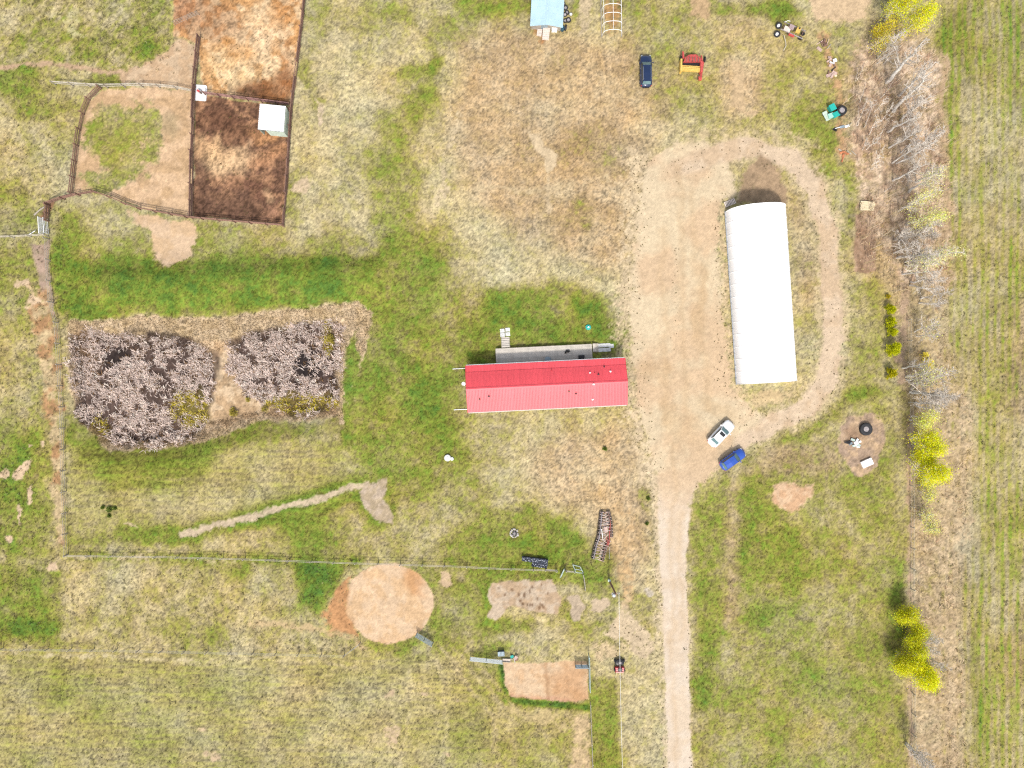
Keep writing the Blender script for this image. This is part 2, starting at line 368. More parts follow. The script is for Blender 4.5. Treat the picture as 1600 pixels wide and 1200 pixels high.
gset(m_poly([(924, 1060), (962, 1060), (972, 1300), (926, 1300)], 5), .72); gset(m_poly([(975, 1060), (1036, 1050), (1042, 1300), (980, 1300)], 8), .24)
gset(m_line([(786, 1040), (790, 1092), (840, 1098), (918, 1104)], 9, 4, .25), .96); gset(m_poly([(925, 930), (1020, 930), (1020, 1000), (940, 1010)], 12), .52)
# left of the west fence
gset(m_poly([(-6000, 375), (70, 375), (95, 520), (104, 870), (-6000, 870)], 8), .46)
for a in [((20, 730), 50, 60, .86), ((15, 820), 40, 40, .8), ((60, 790), 24, 30, .72), ((25, 430), 30, 40, .62), ((30, 560), 40, 60, .38), ((40, 640), 30, 26, .4), ((95, 780), 8, 60, .4), ((60, 740), 20, 30, .5)]:
    gset(m_blob(*a[0], a[1], a[2]), a[3], .85)
# field strips
for a in [((1500, 60), 24, 90, .72), ((1560, 60), 40, 60, .5), ((1490, 170), 14, 60, .58), ((1530, 1010), 8, 60, .64), ((1535, 1130), 14, 90, .6), ((1535, 820), 12, 30, .6), ((1530, 560), 8, 40, .56), ((1560, 380), 40, 60, .46), ((1570, 700), 40, 80, .4)]:
    gset(m_blob(*a[0], a[1], a[2], 0, .6), a[3], .75)
wset(m_poly([(1580, 480), (1700, 480), (1700, 680), (1570, 650)], 20), .7); wset(m_poly([(1560, 930), (1700, 900), (1700, 1100), (1580, 1080)], 20), .5)
# brush strip under the trees
BRUSH = [(1355, 30), (1440, 40), (1468, 90), (1478, 220), (1482, 330), (1480, 460), (1492, 600), (1524, 640), (1520, 760), (1506, 900), (1512, 1210), (1422, 1210), (1420, 800), (1418, 620), (1400, 500), (1385, 440), (1335, 425), (1335, 335), (1345, 260), (1315, 230), (1320, 120), (1345, 90)]
gset(m_poly(BRUSH, 12), .24); wset(m_poly(BRUSH, 12), .75)
gset(m_blob(1390, 35, 14, 40), .6, .6); gset(m_blob(1375, 70, 20, 14), .5, .6); gset(m_line([(1455, 700), (1455, 1000)], 8, 5), .45)

gset(m_poly([(112, 650), (160, 694), (240, 703), (320, 684), (400, 668), (400, 690), (320, 715), (240, 735), (150, 725), (112, 690)], 10), .80, .8)  # shade of the north-facing slough bank, painted in as darker green turf
for k_ in range(7): gset(m_line([(700 + 3 * (k_ % 2), 168 + k_ * 15), (738, 166 + k_ * 15)], 4, 3, .8), .02, .8)
def blur(A, r):
    for ax in (0, 1):
        c = np.cumsum(np.pad(A, [(r + 1, r) if a == ax else (0, 0) for a in (0, 1)], mode='edge'), axis=ax); n_ = A.shape[ax]
        A = (np.take(c, np.arange(2 * r + 1, 2 * r + 1 + n_), ax) - np.take(c, np.arange(0, n_), ax)) / (2 * r + 1)
    return A
G[:] = .5 * G + .5 * blur(blur(G, 4), 3); WARM[:] = blur(WARM, 6)

gset(m_line([(786, 1040), (790, 1092), (840, 1098), (918, 1104)], 9, 4, .25), .97); gset(m_poly([(924, 1060), (962, 1060), (972, 1300), (926, 1300)], 5, .4), .68, .8)
# worn tracks through the turf
for pts, w_, v_ in [([(990, 284), (860, 288), (720, 296), (690, 330)], 5, .06), ([(990, 300), (860, 304), (740, 312)], 5, .06), ([(700, 120), (705, 200), (688, 260), (684, 330)], 6, .08), ([(718, 120), (723, 200), (706, 260)], 6, .1),
                    ([(600, 90), (560, 110), (520, 180), (500, 260)], 7, .14), ([(840, 200), (835, 330), (850, 420)], 6, .1), ([(940, 180), (960, 240), (990, 280)], 6, .08), ([(1150, 95), (1152, 180)], 5, .05), ([(1166, 95), (1170, 182)], 5, .05),
                    ([(690, 1010), (720, 1050), (760, 1110), (790, 1210)], 7, .2), ([(706, 1005), (740, 1050), (784, 1110), (815, 1210)], 7, .2), ([(670, 1015), (690, 1060), (700, 1130), (690, 1210)], 6, .22), ([(640, 1030), (640, 1100), (620, 1210)], 6, .24), ([(730, 1010), (790, 1090), (850, 1150), (880, 1210)], 8, .2),
                    ([(1030, 880), (985, 920), (960, 960)], 8, .1), ([(860, 690), (900, 720), (960, 730)], 6, .08), ([(1330, 640), (1300, 740), (1290, 900)], 6, .4), ([(1318, 640), (1288, 740), (1278, 900)], 6, .4), ([(90, 1027), (400, 1031), (560, 1036)], 4, .16), ([(110, 780), (300, 760), (540, 735)], 4, .36), ([(110, 800), (300, 780), (540, 752)], 4, .36), ([(112, 760), (300, 742), (540, 716)], 4, .4)]:
    gset(m_line(pts, w_, 4, 1.1), v_, .55)

# ---- bare soil, gravel, straw and some painted shade: colour layers over the turf
S = np.zeros(PX.shape); SC = np.zeros(PX.shape + (3,)); SAMP = np.zeros(PX.shape)
ZONE = np.zeros(PX.shape, np.int8)
def soil(sm, rgb, cover=1.0, grain=0.10, zone=0, rgb2=None, n2=18, seed=5):
    s, m = sm; m = m * cover
    col = np.broadcast_to(lin(rgb), PX[s].shape + (3,))
    if rgb2 is not None:
        t = sstep(-0.25, 0.35, fbm(PX[s], PY[s], n2, 4, seed))[..., None]
        col = col * (1 - t) + lin(rgb2) * t
    k = np.where(m > 0.004, np.where(S[s] < 0.02, 1.0, m / np.maximum(np.maximum(S[s], m), 1e-6) * np.clip(m * 1.3, 0, 1)), 0)[..., None]
    SC[s] = SC[s] * (1 - k) + col * k
    SAMP[s] = SAMP[s] * (1 - k[..., 0]) + grain * k[..., 0]
    S[s] = np.maximum(S[s], m)
    if zone: ZONE[s][m > 0.5] = zone
    return sm
def tint(sm, rgb, k):
    s, m = sm; m = (m * k)[..., None]; SC[s] = SC[s] * (1 - m) + lin(rgb) * m

GRAVEL = (227, 206, 171)
LANE = [(1042, 1210), (1042, 1900), (1082, 1900), (1082, 1210), (1075, 1050), (1071, 900), (1073, 830), (1084, 765), (1120, 735), (1165, 702), (1220, 668), (1180, 640), (1146, 605),
        (1138, 540), (1130, 480), (1122, 400), (1122, 320), (1150, 300), (1130, 226), (1060, 216), (1008, 250), (994, 330), (988, 450), (983, 560), (994, 640), (1014, 700), (1028, 780), (1034, 880), (1038, 1000)]
LOOP = [(1060, 262), (1120, 240), (1180, 230), (1238, 248), (1272, 290), (1294, 360), (1300, 450), (1300, 540), (1290, 600), (1262, 636), (1215, 660), (1160, 690)]
soil(m_line(LOOP, 54, 14, .8), (208, 188, 148), .58, .16)
soil(m_line([(1000, 250), (988, 400), (984, 560), (1000, 680), (1018, 740)], 50, 20, .8), (216, 194, 158), .62, .18); soil(m_line([(1010, 700), (1030, 800), (1036, 1000), (1044, 1210)], 20, 9, .6), (218, 198, 164), .6, .16)
soil(m_line([(1128, 330), (1132, 480), (1142, 600), (1180, 645)], 26, 12, .6), (214, 190, 150), .56, .2)
soil(m_poly(LANE, 13, .75), GRAVEL, 1, .07, 1, (222, 193, 157), 60, 21)
soil(m_line(LOOP, 32, 9, .6), (224, 200, 170), 1, .08, 1, (214, 187, 154), 30, 22)
s_, m_ = m_poly([(1018, 690), (1060, 660), (1112, 705), (1092, 755), (1081, 790), (1076, 830), (1073, 900), (1077, 1050), (1081, 1210), (1081, 1900), (1043, 1900), (1043, 1210), (1037, 1000), (1032, 880), (1027, 790)], 4, .3)
soil((s_, m_ * sstep(690, 860, PY[s_] + 14 * wx1[s_])), (232, 214, 191), 1, .03, 1, (228, 207, 180), 24, 24)
for a, b, w in [((1062, 260), (1072, 640), 10), ((1035, 360), (1045, 660), 8), ((1095, 420), (1108, 640), 12), ((1080, 300), (1090, 520), 9), ((1055, 700), (1050, 1000), 6), ((1066, 800), (1064, 1000), 5), ((1052, 1000), (1058, 1210), 5)]:
    tint(m_line([a, b], w, 6, 1), (206, 176, 136), .4)
for c in [(1030, 575, 16, 30), (1045, 655, 12, 30), (1000, 570, 14, 20), (1095, 480, 10, 60), (1120, 640, 26, 14), (1070, 680, 26, 26)]:
    tint(m_blob(*c, 0, .7), (204, 172, 130), .42)
soil(m_poly([(1150, 318), (1160, 270), (1185, 240), (1215, 255), (1232, 300), (1230, 322)], 9, .6), (168, 143, 114), .95, .12, 0, (186, 158, 126), 12, 23)  # shelter's cast shadow to the north, painted into the ground as grey-brown
soil(m_poly([(1180, 640), (1150, 612), (1246, 604), (1262, 600), (1235, 628)], 8, .6), (206, 182, 140), .7, .14)
# top-right pad, yard scars
soil(m_poly([(1252, -60), (1358, -60), (1352, 30), (1310, 40), (1272, 30)], 10), (220, 192, 155), .95, .12)
soil(m_poly([(900, -20), (925, -20), (920, 44), (900, 52)], 7), (206, 186, 150), .7, .2); soil(m_poly([(1075, -20), (1110, -20), (1104, 30), (1078, 26)], 7), (198, 168, 128), .8, .16)
soil(m_poly([(832, 204), (846, 210), (852, 226), (874, 240), (872, 262), (852, 268), (846, 240), (834, 222)], 6, .7), (218, 195, 158), 1, .12)
soil(m_line([(855, 262), (858, 330)], 12, 6, .9), (210, 187, 150), .68, .14); soil(m_line([(740, 294), (990, 292)], 12, 8, 1.2), (208, 186, 146), .5, .16)
soil(m_line([(720, 180), (688, 260), (690, 320)], 16, 10, 1.2), (214, 194, 158), .5, .16); soil(m_blob(480, 308, 20, 12), (216, 192, 158), .66, .14); soil(m_blob(488, 168, 8, 14), (212, 190, 160), .66, .14)
soil(m_poly([(1140, 98), (1160, 96), (1166, 168), (1190, 172), (1170, 184), (1140, 160)], 8, .8), (210, 182, 142), .78, .14)
soil(m_blob(842, 30, 10, 36, 10), (182, 132, 86), .6, .2); soil(m_poly([(940, 0), (970, 0), (970, 52), (944, 54)], 6), (190, 150, 100), .6, .2); soil(m_blob(660, 330, 30, 16), (206, 186, 146), .4)
soil(m_poly([(1000, 245), (1160, 215), (1300, 240), (1240, 200), (1080, 205)], 12), (210, 188, 146), .5, .18)
# corrals
CORRAL_N = [(275, -80), (482, -80), (476, 5), (465, 100), (455, 163), (380, 153), (318, 146), (312, 100), (308, 66), (272, 55)]
CORRAL_S = [(306, 150), (318, 148), (380, 155), (455, 165), (449, 260), (443, 352), (370, 346), (300, 340), (301, 250)]
PEN_W = [(160, 138), (235, 137), (292, 143), (304, 148), (300, 250), (299, 339), (216, 323), (155, 300), (114, 303), (120, 235), (130, 180), (140, 155)]
soil(m_poly(CORRAL_N, 4, .4), (232, 200, 156), 1, .28, 2, (208, 158, 104), 13, 31)
for c, rgb, k in [((330, 30, 40, 36), (150, 104, 76), .55), ((440, 20, 30, 30), (176, 112, 62), .3), ((395, 20, 26, 24), (232, 202, 160), .6), ((400, 60, 40, 20), (236, 206, 166), .6), ((355, 105, 34, 26), (234, 202, 154), .6), ((420, 128, 40, 20), (150, 98, 60), .85),
                  ((392, 140, 26, 16), (98, 66, 48), .75), ((450, 100, 14, 40), (156, 98, 62), .4), ((300, 25, 16, 30), (178, 128, 94), .6), ((360, 70, 30, 12), (206, 148, 84), .5), ((430, 148, 24, 10), (110, 72, 48), .6)]:
    tint(m_blob(*c, 0, .6, 2), rgb, k)
soil(m_poly(CORRAL_S, 4, .4), (120, 89, 70), 1, .36, 2, (172, 130, 98), 9, 32)
for c, rgb, k in [((350, 240, 36, 26), (226, 190, 146), .9), ((330, 225, 26, 14), (216, 176, 130), .7), ((405, 195, 30, 14), (196, 144, 98), .75), ((420, 235, 26, 18), (190, 140, 100), .7), ((340, 182, 36, 24), (112, 78, 58), .75), ((365, 318, 60, 26), (110, 82, 66), .85),
                  ((425, 330, 16, 14), (176, 132, 104), .6), ((410, 285, 30, 14), (120, 84, 66), .6), ((315, 262, 12, 30), (104, 80, 66), .6), ((430, 300, 10, 14), (210, 170, 130), .6)]:
    tint(m_blob(*c, 0, .6, 2), rgb, k)
soil(m_poly(PEN_W, 4, .4), (224, 190, 152), .98, .12, 2, (206, 172, 132), 20, 33)
for c, k in [((205, 190, 46, 36), .85), ((190, 240, 36, 42), .8), ((250, 195, 18, 36), .75), ((166, 205, 28, 46), .75), ((160, 278, 36, 20), .7), ((240, 240, 20, 18), .6), ((215, 270, 40, 16), .5)]:
    s, m = m_blob(*c, 0, .4, 1.6); S[s] *= 1 - m * k; G[s] += (.60 - G[s]) * m
tint(m_blob(275, 200, 9, 22, 10, .6), (176, 156, 120), .7)
soil(m_poly([(185, 118), (255, 86), (280, 60), (312, 68), (306, 145), (240, 136), (196, 130)], 7), (218, 190, 156), .95, .1, 0, (208, 176, 140), 12, 34)
soil(m_line([(-60, 112), (40, 102), (80, 100), (140, 108), (200, 114)], 9, 5), (196, 166, 134), .8, .14); soil(m_line([(14, -20), (30, 20), (44, 70), (56, 98)], 7, 5), (190, 178, 130), .5, .14)
soil(m_poly([(205, 332), (300, 343), (312, 368), (300, 402), (268, 421), (245, 405), (236, 365), (215, 350)], 7), (224, 194, 160), 1, .08, 3, (216, 184, 146), 20, 35)
soil(m_line([(66, 338), (78, 318)], 12, 5), (158, 122, 92), .9); soil(m_line([(135, 160), (122, 220), (112, 300)], 13, 6, .3), (164, 136, 98), .5, .16)
# slough and its margin
soil(m_poly([(112, 500), (240, 496), (400, 490), (560, 472), (585, 490), (578, 520), (560, 600), (548, 700), (530, 660), (525, 652), (400, 662), (330, 684), (250, 704), (170, 704), (150, 690), (120, 655), (104, 600), (104, 516)], 6, .6), (221, 196, 160), .96, .14, 0, (206, 180, 140), 14, 36)
s, m = m_poly([(540, 560), (556, 520), (566, 560), (552, 700), (533, 700)], 6, .6); S[s] *= 1 - .9 * m; G[s] += (.78 - G[s]) * m
REEDS_W = [(110, 524), (150, 520), (215, 526), (300, 534), (322, 556), (326, 600), (318, 640), (298, 680), (242, 697), (183, 696), (146, 668), (118, 646), (110, 590)]
REEDS_E = [(352, 538), (390, 522), (440, 516), (490, 508), (528, 508), (528, 560), (527, 630), (500, 645), (455, 645), (414, 632), (378, 610), (354, 578)]
soil(m_poly(SLOUGH, 5, .5), (212, 186, 152), 1, .2, 4, (192, 162, 126), 12, 37)
for pl in (REEDS_W, REEDS_E): tint(m_poly(pl, 7, 1.4), (84, 68, 64), .95)
for c, rgb, k in [((165, 560, 22, 18), (52, 44, 42), .85), ((470, 574, 26, 20), (48, 42, 42), .9), ((290, 640, 26, 26), (128, 116, 50), .7), ((470, 630, 50, 14), (150, 132, 60), .6), ((150, 670, 20, 16), (150, 124, 62), .6), ((510, 530, 10, 24), (150, 134, 50), .8), ((130, 540, 16, 40), (150, 122, 92), .6), ((400, 534, 30, 6), (70, 56, 48), .6), ((230, 536, 90, 5), (80, 64, 54), .6)]:  # last two: reed shadow along the north shore, painted as thin dark strips
    tint(m_blob(*c, 0, .5, 1.5), rgb, k)
# dry watercourse
soil(m_line([(282, 833), (340, 817), (400, 804), (450, 792), (520, 770), (572, 757)], 11, 6, .8), (208, 188, 158), .9, .12, 3); soil(m_poly([(560, 768), (582, 752), (604, 748), (605, 764), (598, 780), (613, 806), (612, 817), (592, 817), (577, 802), (566, 786)], 4, .4), (204, 184, 160), .95, .12, 3, (190, 170, 140), 8, 38)
soil(m_blob(205, 835, 10, 4), (200, 180, 140), .7)
# ring, plots, yards in the south
soil(m_blob(608, 943, 69, 62, 0, .05, .25), (230, 199, 163), 1, .09, 5, (224, 188, 146), 16, 39); tint(m_blob(640, 915, 14, 16, 0, .7), (200, 142, 88), .6); tint(m_blob(600, 1000, 40, 8, 0, .7), (214, 166, 120), .5)
soil(m_poly([(520, 925), (548, 905), (545, 960), (560, 1000), (520, 990), (505, 965)], 8), (200, 150, 104), .9, .16); soil(m_line([(400, 970), (500, 985), (560, 1010)], 16, 9, 1.2), (212, 186, 140), .6)
PLOT = [(768, 908), (862, 906), (872, 925), (879, 938), (870, 960), (826, 956), (796, 950), (776, 972), (764, 962), (770, 946), (762, 930)]
soil(m_poly(PLOT, 4, .5), (211, 190, 164), 1, .1, 6, (200, 172, 140), 10, 40)
soil(m_poly([(888, 936), (906, 934), (910, 950), (902, 968), (888, 970), (886, 952)], 4), (196, 176, 150), .85, .14, 6); soil(m_poly([(921, 934), (938, 932), (950, 942), (936, 952), (920, 952)], 4), (210, 188, 158), .95, .1, 6)
soil(m_poly([(787, 1034), (840, 1036), (880, 1034), (919, 1034), (920, 1091), (884, 1097), (840, 1092), (796, 1088), (790, 1072)], 3, .3), (226, 196, 160), 1, .1, 5, (218, 182, 142), 14, 41)
tint(m_poly([(860, 1060), (918, 1040), (919, 1094), (870, 1095)], 12, 1), (206, 154, 106), .6); tint(m_line([(853, 1036), (856, 1092)], 5, 3, .6), (168, 128, 92), .55); tint(m_line([(798, 1086), (850, 1091), (910, 1094)], 5, 4, .6), (190, 120, 96), .45)
soil(m_poly([(976, 938), (990, 965), (1012, 984), (1034, 1010), (1010, 1035), (985, 1022), (970, 1000), (945, 990), (955, 965)], 8), (216, 194, 160), .85, .14, 3); soil(m_poly([(920, 1000), (980, 1000), (975, 1032), (930, 1030)], 10), (214, 190, 150), .6, .2)
soil(m_line([(975, 800), (980, 900), (978, 940)], 26, 12), (205, 172, 126), .55, .16); soil(m_blob(690, 905, 14, 12), (214, 186, 150), .7); soil(m_blob(1005, 922, 6, 6), (214, 200, 180), .7)
soil(m_poly([(890, 1120), (924, 1110), (926, 1300), (880, 1300)], 12), (206, 180, 138), .7, .2); soil(m_poly([(780, 1100), (880, 1110), (890, 1150), (800, 1120)], 12), (200, 178, 128), .6, .2)
for c in [(606, 1162, 10, 8), (698, 1178, 8, 5), (662, 1082, 8, 5), (614, 1078, 6, 8), (717, 1085, 4, 4), (326, 1146, 6, 4), (340, 1190, 12, 12)]: soil(m_blob(*c), (214, 188, 152), .66)
soil(m_line([(-50, 1020), (60, 1025), (180, 1028), (420, 1030)], 7, 6, .7), (212, 196, 152), .6, .12)
soil(m_line([(640, 1060), (650, 1110), (690, 1120)], 5, 4, 1.5), (208, 192, 140), .5)
for a_ in [(822, 946), (826, 946), (830, 946), (844, 944), (847, 947), (842, 950), (812, 940), (815, 944), (838, 936), (850, 950), (790, 930), (800, 922), (830, 918), (846, 914), (856, 928), (780, 918), (810, 931), (818, 931), (826, 925)]:
    tint(m_blob(*a_, 1.2 + (a_[0] % 3) * .5, 2.6 + (a_[1] % 2), (a_[0] * 7) % 50 - 25, .4, .3), (120, 88, 62), .8)
for a_ in [(1224, 768), (1232, 778), (1238, 770), (1244, 780), (1228, 784), (1250, 772), (1240, 776)]: tint(m_blob(*a_, 4, 1.4, (a_[0] * 13) % 120, .4, .4), (150, 104, 80), .7)
# pits and scraps on the east side
soil(m_poly([(1212, 757), (1240, 750), (1268, 757), (1262, 775), (1248, 796), (1232, 800), (1212, 790), (1208, 775)], 9, .9), (226, 192, 156), 1, .10, 3, (214, 174, 136), 10, 42)
soil(m_poly([(1308, 670), (1325, 648), (1358, 646), (1380, 660), (1385, 700), (1378, 730), (1350, 742), (1330, 735), (1308, 700)], 6), (180, 155, 132), .95, .16, 3, (206, 176, 142), 12, 43); tint(m_blob(1330, 680, 14, 10), (142, 112, 92), .6)
soil(m_poly([(1337, 336), (1366, 336), (1368, 424), (1335, 424)], 4, .4), (182, 152, 126), .97, .16, 6, (162, 132, 106), 8, 44)
soil(m_poly([(1355, 40), (1470, 80), (1485, 300), (1490, 450), (1400, 440), (1340, 330), (1325, 230), (1330, 120)], 14), (222, 197, 168), .66, .26, 0, (196, 166, 138), 14, 45)
soil(m_poly([(1468, 80), (1482, 90), (1484, 460), (1468, 460)], 6), (196, 168, 132), .7, .14); soil(m_poly([(1470, 560), (1524, 630), (1520, 760), (1504, 880), (1508, 1210), (1430, 1210), (1424, 800), (1440, 760)], 12), (208, 184, 148), .5, .24, 0, (190, 166, 130), 12, 46)
soil(m_line([(1421, 640), (1425, 1210)], 10, 5), (200, 170, 140), .6); soil(m_line([(1286, 60), (1300, 100), (1312, 150), (1315, 240)], 18, 9), (198, 160, 118), .62, .2); soil(m_poly([(1405, 440), (1425, 440), (1425, 600), (1405, 600)], 6), (196, 168, 140), .6)
# west fence strip
soil(m_poly([(50, 376), (75, 372), (80, 440), (88, 500), (70, 470), (52, 410)], 5), (170, 150, 126), .85, .1, 0, (186, 160, 140), 14, 47); soil(m_poly([(40, 440), (75, 450), (88, 520), (100, 640), (105, 860), (90, 850), (78, 700), (60, 560), (40, 490)], 8), (206, 182, 140), .68, .2, 0, (180, 140, 100), 22, 48)
soil(m_line([(86, 490), (93, 560), (99, 640)], 6, 4), (176, 120, 90), .5)
for c in [(35, 440, 10, 6), (30, 730, 12, 14), (6, 725, 6, 12), (45, 772, 7, 5), (24, 800, 5, 16), (8, 838, 7, 4), (90, 880, 12, 10), (45, 470, 14, 12), (60, 700, 5, 5), (48, 700, 3, 3)]: soil(m_blob(*c), (222, 194, 160), .85)
soil(m_line([(107, 872), (400, 880)], 10, 6, 1), (206, 188, 146), .45)
# north dots
soil(m_poly([(60, 20), (130, 10), (130, 60), (115, 65)], 12), (206, 196, 150), .4)
# ---- turn the layers into colours
fineA = fbm(PX, PY, 7.5, 3, 61, .7); fineB = fbm(PX, PY, 4.2, 2, 62, .8); mid = fbm(PX, PY, 34, 4, 63); big = fbm(PX, PY, 160, 3, 64)
rowV = fbm(PX * 1.0, PY * 0.07, 6.0, 3, 65, .7) + .45 * np.sin(PX / 11.5 * 2 * np.pi + 1.5 * wx1); rowV2 = fbm(PX, PY * 0.02, 24, 3, 66); rowH = fbm(PX * 0.05, PY, 4.2, 3, 67, .75) + .35 * np.sin((PY - .012 * PX) / 9.0 * 2 * np.pi + 2.2 * wy1); diag = fbm(PX * .75 + PY * .75, (PX - PY) * .22, 6.0, 3, 68, .7)
field = sstep(1455, 1480, PX + 8 * wx1)
meadow = np.maximum(sstep(1018, 1030, PY) * (1 - sstep(700, 860, PX)), sstep(690, 705, PY) * (1 - sstep(790, 840, PY)) * sstep(104, 112, PX) * (1 - sstep(520, 560, PX)))
meadow = np.maximum(meadow, .5 * sstep(1040, 1060, PY) * (1 - sstep(860, 925, PX)))
pasture = (1 - sstep(95, 125, PY)) * (1 - sstep(260, 290, PX))
fine = fineA * .7 + fineB * .6
fine = fine * (1 - .6 * field) + field * (.85 * rowV + .3 * diag + .35 * rowV2)
fine = fine * (1 - .55 * meadow) + meadow * .45 * rowH
fine = fine * (1 - .4 * pasture) + pasture * .7 * diag
patchy = fbm(PX, PY, 75, 4, 74, .65); blot = fbm(PX, PY, 18, 3, 75, .7)
white = np.random.default_rng(3).uniform(-1, 1, PX.shape)
g = np.clip(G * .93 + (.09 * mid + .10 * patchy + .05 * big) + .115 * np.tanh(2.0 * blot) * (1 - .5 * field) * (1 - .6 * meadow) + fine * .24 * (.8 + .6 * field + .5 * pasture), 0, 1.05)
stops = [0.0, 0.22, 0.42, 0.60, 0.78, 0.92, 1.05]
cols = lin([(216, 200, 156), (199, 184, 139), (173, 162, 104), (151, 150, 73), (126, 142, 54), (102, 129, 49), (78, 109, 45)])
colsP = np.stack([np.interp(g, stops, cols[:, i]) for i in range(3)], -1)
colsW = np.stack([np.interp(g, stops, lin([(211, 187, 150), (193, 167, 129), (173, 150, 109), (152, 144, 80), (130, 142, 58), (102, 129, 49), (78, 109, 45)])[:, i]) for i in range(3)], -1)
wv = np.clip(WARM + .3 * mid, 0, 1)[..., None]
turf = colsP * (1 - wv) + colsW * wv
hue = fbm(PX, PY, 60, 3, 71)                                   # bluish / yellowish drift of the greens
turf *= 1 + np.stack([.07 * hue, .0 * hue, -.10 * hue], -1)
br = 1 + .22 * fineA + .40 * fineB + .34 * white + .05 * mid
br = br * (1 - field[..., :]) + field * (1 + .26 * diag + .30 * rowV + .08 * rowV2 + .28 * fineB + .26 * white)
br = br + meadow * .27 * rowH
turf *= np.clip(br, .42, 1.75)[..., None]
Sn = np.clip((S - .5 + (.42 * fbm(PX, PY, 11, 4, 72, .75) + .08 * white) * (S > .02) * (S < .985)) * 2.6 + .5, 0, 1) * (S > .02)
sg = 1 + SAMP * (1.5 * fbm(PX, PY, 6, 3, 73, .75) + 1.0 * fineB + .9 * white) + .05 * mid + .03 * white
soilc = SC * np.clip(sg, .5, 1.5)[..., None]
COL = turf * (1 - Sn[..., None]) + soilc * Sn[..., None]
COL = np.clip(COL / K, 0.01, .72)

# ---- heights: banks and berm, plus the unevenness of turf
Z = ground_h(PX, PY)
inner = ((np.abs(PX - 800) < 855) & (np.abs(PY - 600) < 655))
Z = Z + np.where(inner, (1 - .75 * Sn) * (.055 * fineA + .045 * fineB) + .012 * fineB + .05 * mid * (1 - Sn), 0)
# wheel ruts in the lane and planting rows in the plot
for x0, y0, x1, y1 in [(1050, 700, 1052, 1250), (1066, 700, 1068, 1250), (1070, 250, 1078, 690), (1050, 300, 1060, 690)]:
    s, m = m_line([(x0, y0), (x1, y1)], 5, 4, .8); Z[s] -= .05 * m
s, m = m_poly(PLOT, 4, .3); Z[s] += m * .014 * np.sin(PY[s] / 9.0 * 2 * np.pi)

nr, nc = PX.shape
VX, VY = np.meshgrid(gx, gy)
verts = np.stack([VX.ravel(), VY.ravel(), Z.ravel()], 1).astype(np.float32)
idx = np.arange(nr * nc).reshape(nr, nc)
quads = np.stack([idx[1:, :-1], idx[1:, 1:], idx[:-1, 1:], idx[:-1, :-1]], -1).reshape(-1, 4)
fz = ZONE[:-1, :-1].ravel()
colv = COL.reshape(-1, 3)
GM = attr_mat("turf_and_soil", .95, .12, 9.0, .15, .35)
ZN = {0: "ground", 1: "gravel_driveway", 2: "corral_dirt", 3: "bare_soil_path", 4: "slough_bed", 5: "sand_yard", 6: "garden_soil"}
ZL = {}
for k, nm in ZN.items():
    q = quads[fz == k]
    u, inv = np.unique(q.ravel(), return_inverse=True)
    me = mesh_np(nm, verts[u], None, inv.reshape(-1, 4), colv[u], smooth=True)
    o = link(nm, me, GM); o["kind"] = "structure"

def ground_at(x, y):
    """height and colour of the built sheet at world points"""
    c = np.clip(np.searchsorted(gx, x), 0, nc - 1); r = np.clip(np.searchsorted(-gy, -y), 0, nr - 1)
    return Z[r, c], COL[r, c], r, c

# ---- stuff: grass tufts over turf, weeds dotted through the gravel, reeds, brush
def blades(name, x, y, z, col, hgt, wid, lean, az, mat_, bend=0.0, label=None, cat=None):
    """one pointed blade (two triangles, bent) per entry"""
    n = len(x); dx = np.cos(az); dy = np.sin(az); sx = -dy * wid / 2; sy = dx * wid / 2
    hx = dx * hgt * np.sin(lean); hy = dy * hgt * np.sin(lean); hz = hgt * np.cos(lean)
    v = np.empty((n, 5, 3), np.float32)
    v[:, 0] = np.stack([x - sx, y - sy, z - .02], 1); v[:, 1] = np.stack([x + sx, y + sy, z - .02], 1)
    mx, my, mz = x + hx * .5, y + hy * .5, z + hz * (.5 + bend)
    v[:, 2] = np.stack([mx - sx * .8, my - sy * .8, mz], 1); v[:, 3] = np.stack([mx + sx * .8, my + sy * .8, mz], 1)
    v[:, 4] = np.stack([x + hx, y + hy, z + hz * (1 - bend)], 1)
    b = np.arange(n)[:, None] * 5
    t = np.concatenate([b + np.array([[0, 1, 3]]), b + np.array([[0, 3, 2]]), b + np.array([[2, 3, 4]])])
    me = mesh_np(name, v.reshape(-1, 3), t, None, np.repeat(np.clip(col, .005, .75), 5, 0))
    o = link(name, me, mat_); o["kind"] = "stuff"
    if label: o["label"] = label; o["category"] = cat
    return o
BM = attr_mat("blade", .85, .15, 3.0, .1, 0, .25)
def scatter(n, box, keep, per=4, spread=.08):
    x = rng.uniform(box[0], box[1], n); y = rng.uniform(box[2], box[3], n)
    z, c, r, k = ground_at(x, y)
    m = rng.random(n) < keep(r, k, x, y)
    x, y = x[m], y[m]
    x = np.repeat(x, per) + rng.normal(0, spread, len(x) * per); y = np.repeat(y, per) + rng.normal(0, spread, len(y) * per)
    z, c, r, k = ground_at(x, y)
    return x, y, z, c, r, k
FULL = (-82, 82, -62, 62)
x, y, z, c, r, k = scatter(150000, FULL, lambda r, k, x, y: (1 - Sn[r, k]) * np.where(ZONE[r, k] == 0, 1, 0) * (.35 + .4 * G[r, k]), 2, .07)
n = len(x); f = rng.uniform(.62, 1.5, n)[:, None]; tall = np.where(G[r, k] > .6, 1.0, .75)
blades("grass_tufts", x, y, z, c * f * np.array([1, 1, .92]), rng.uniform(.08, .26, n) * tall, rng.uniform(.05, .11, n), rng.uniform(.35, 1.25, n), rng.uniform(0, 6.28, n), BM, .06, "short green and straw coloured grass tufts over the whole acreage", "grass")
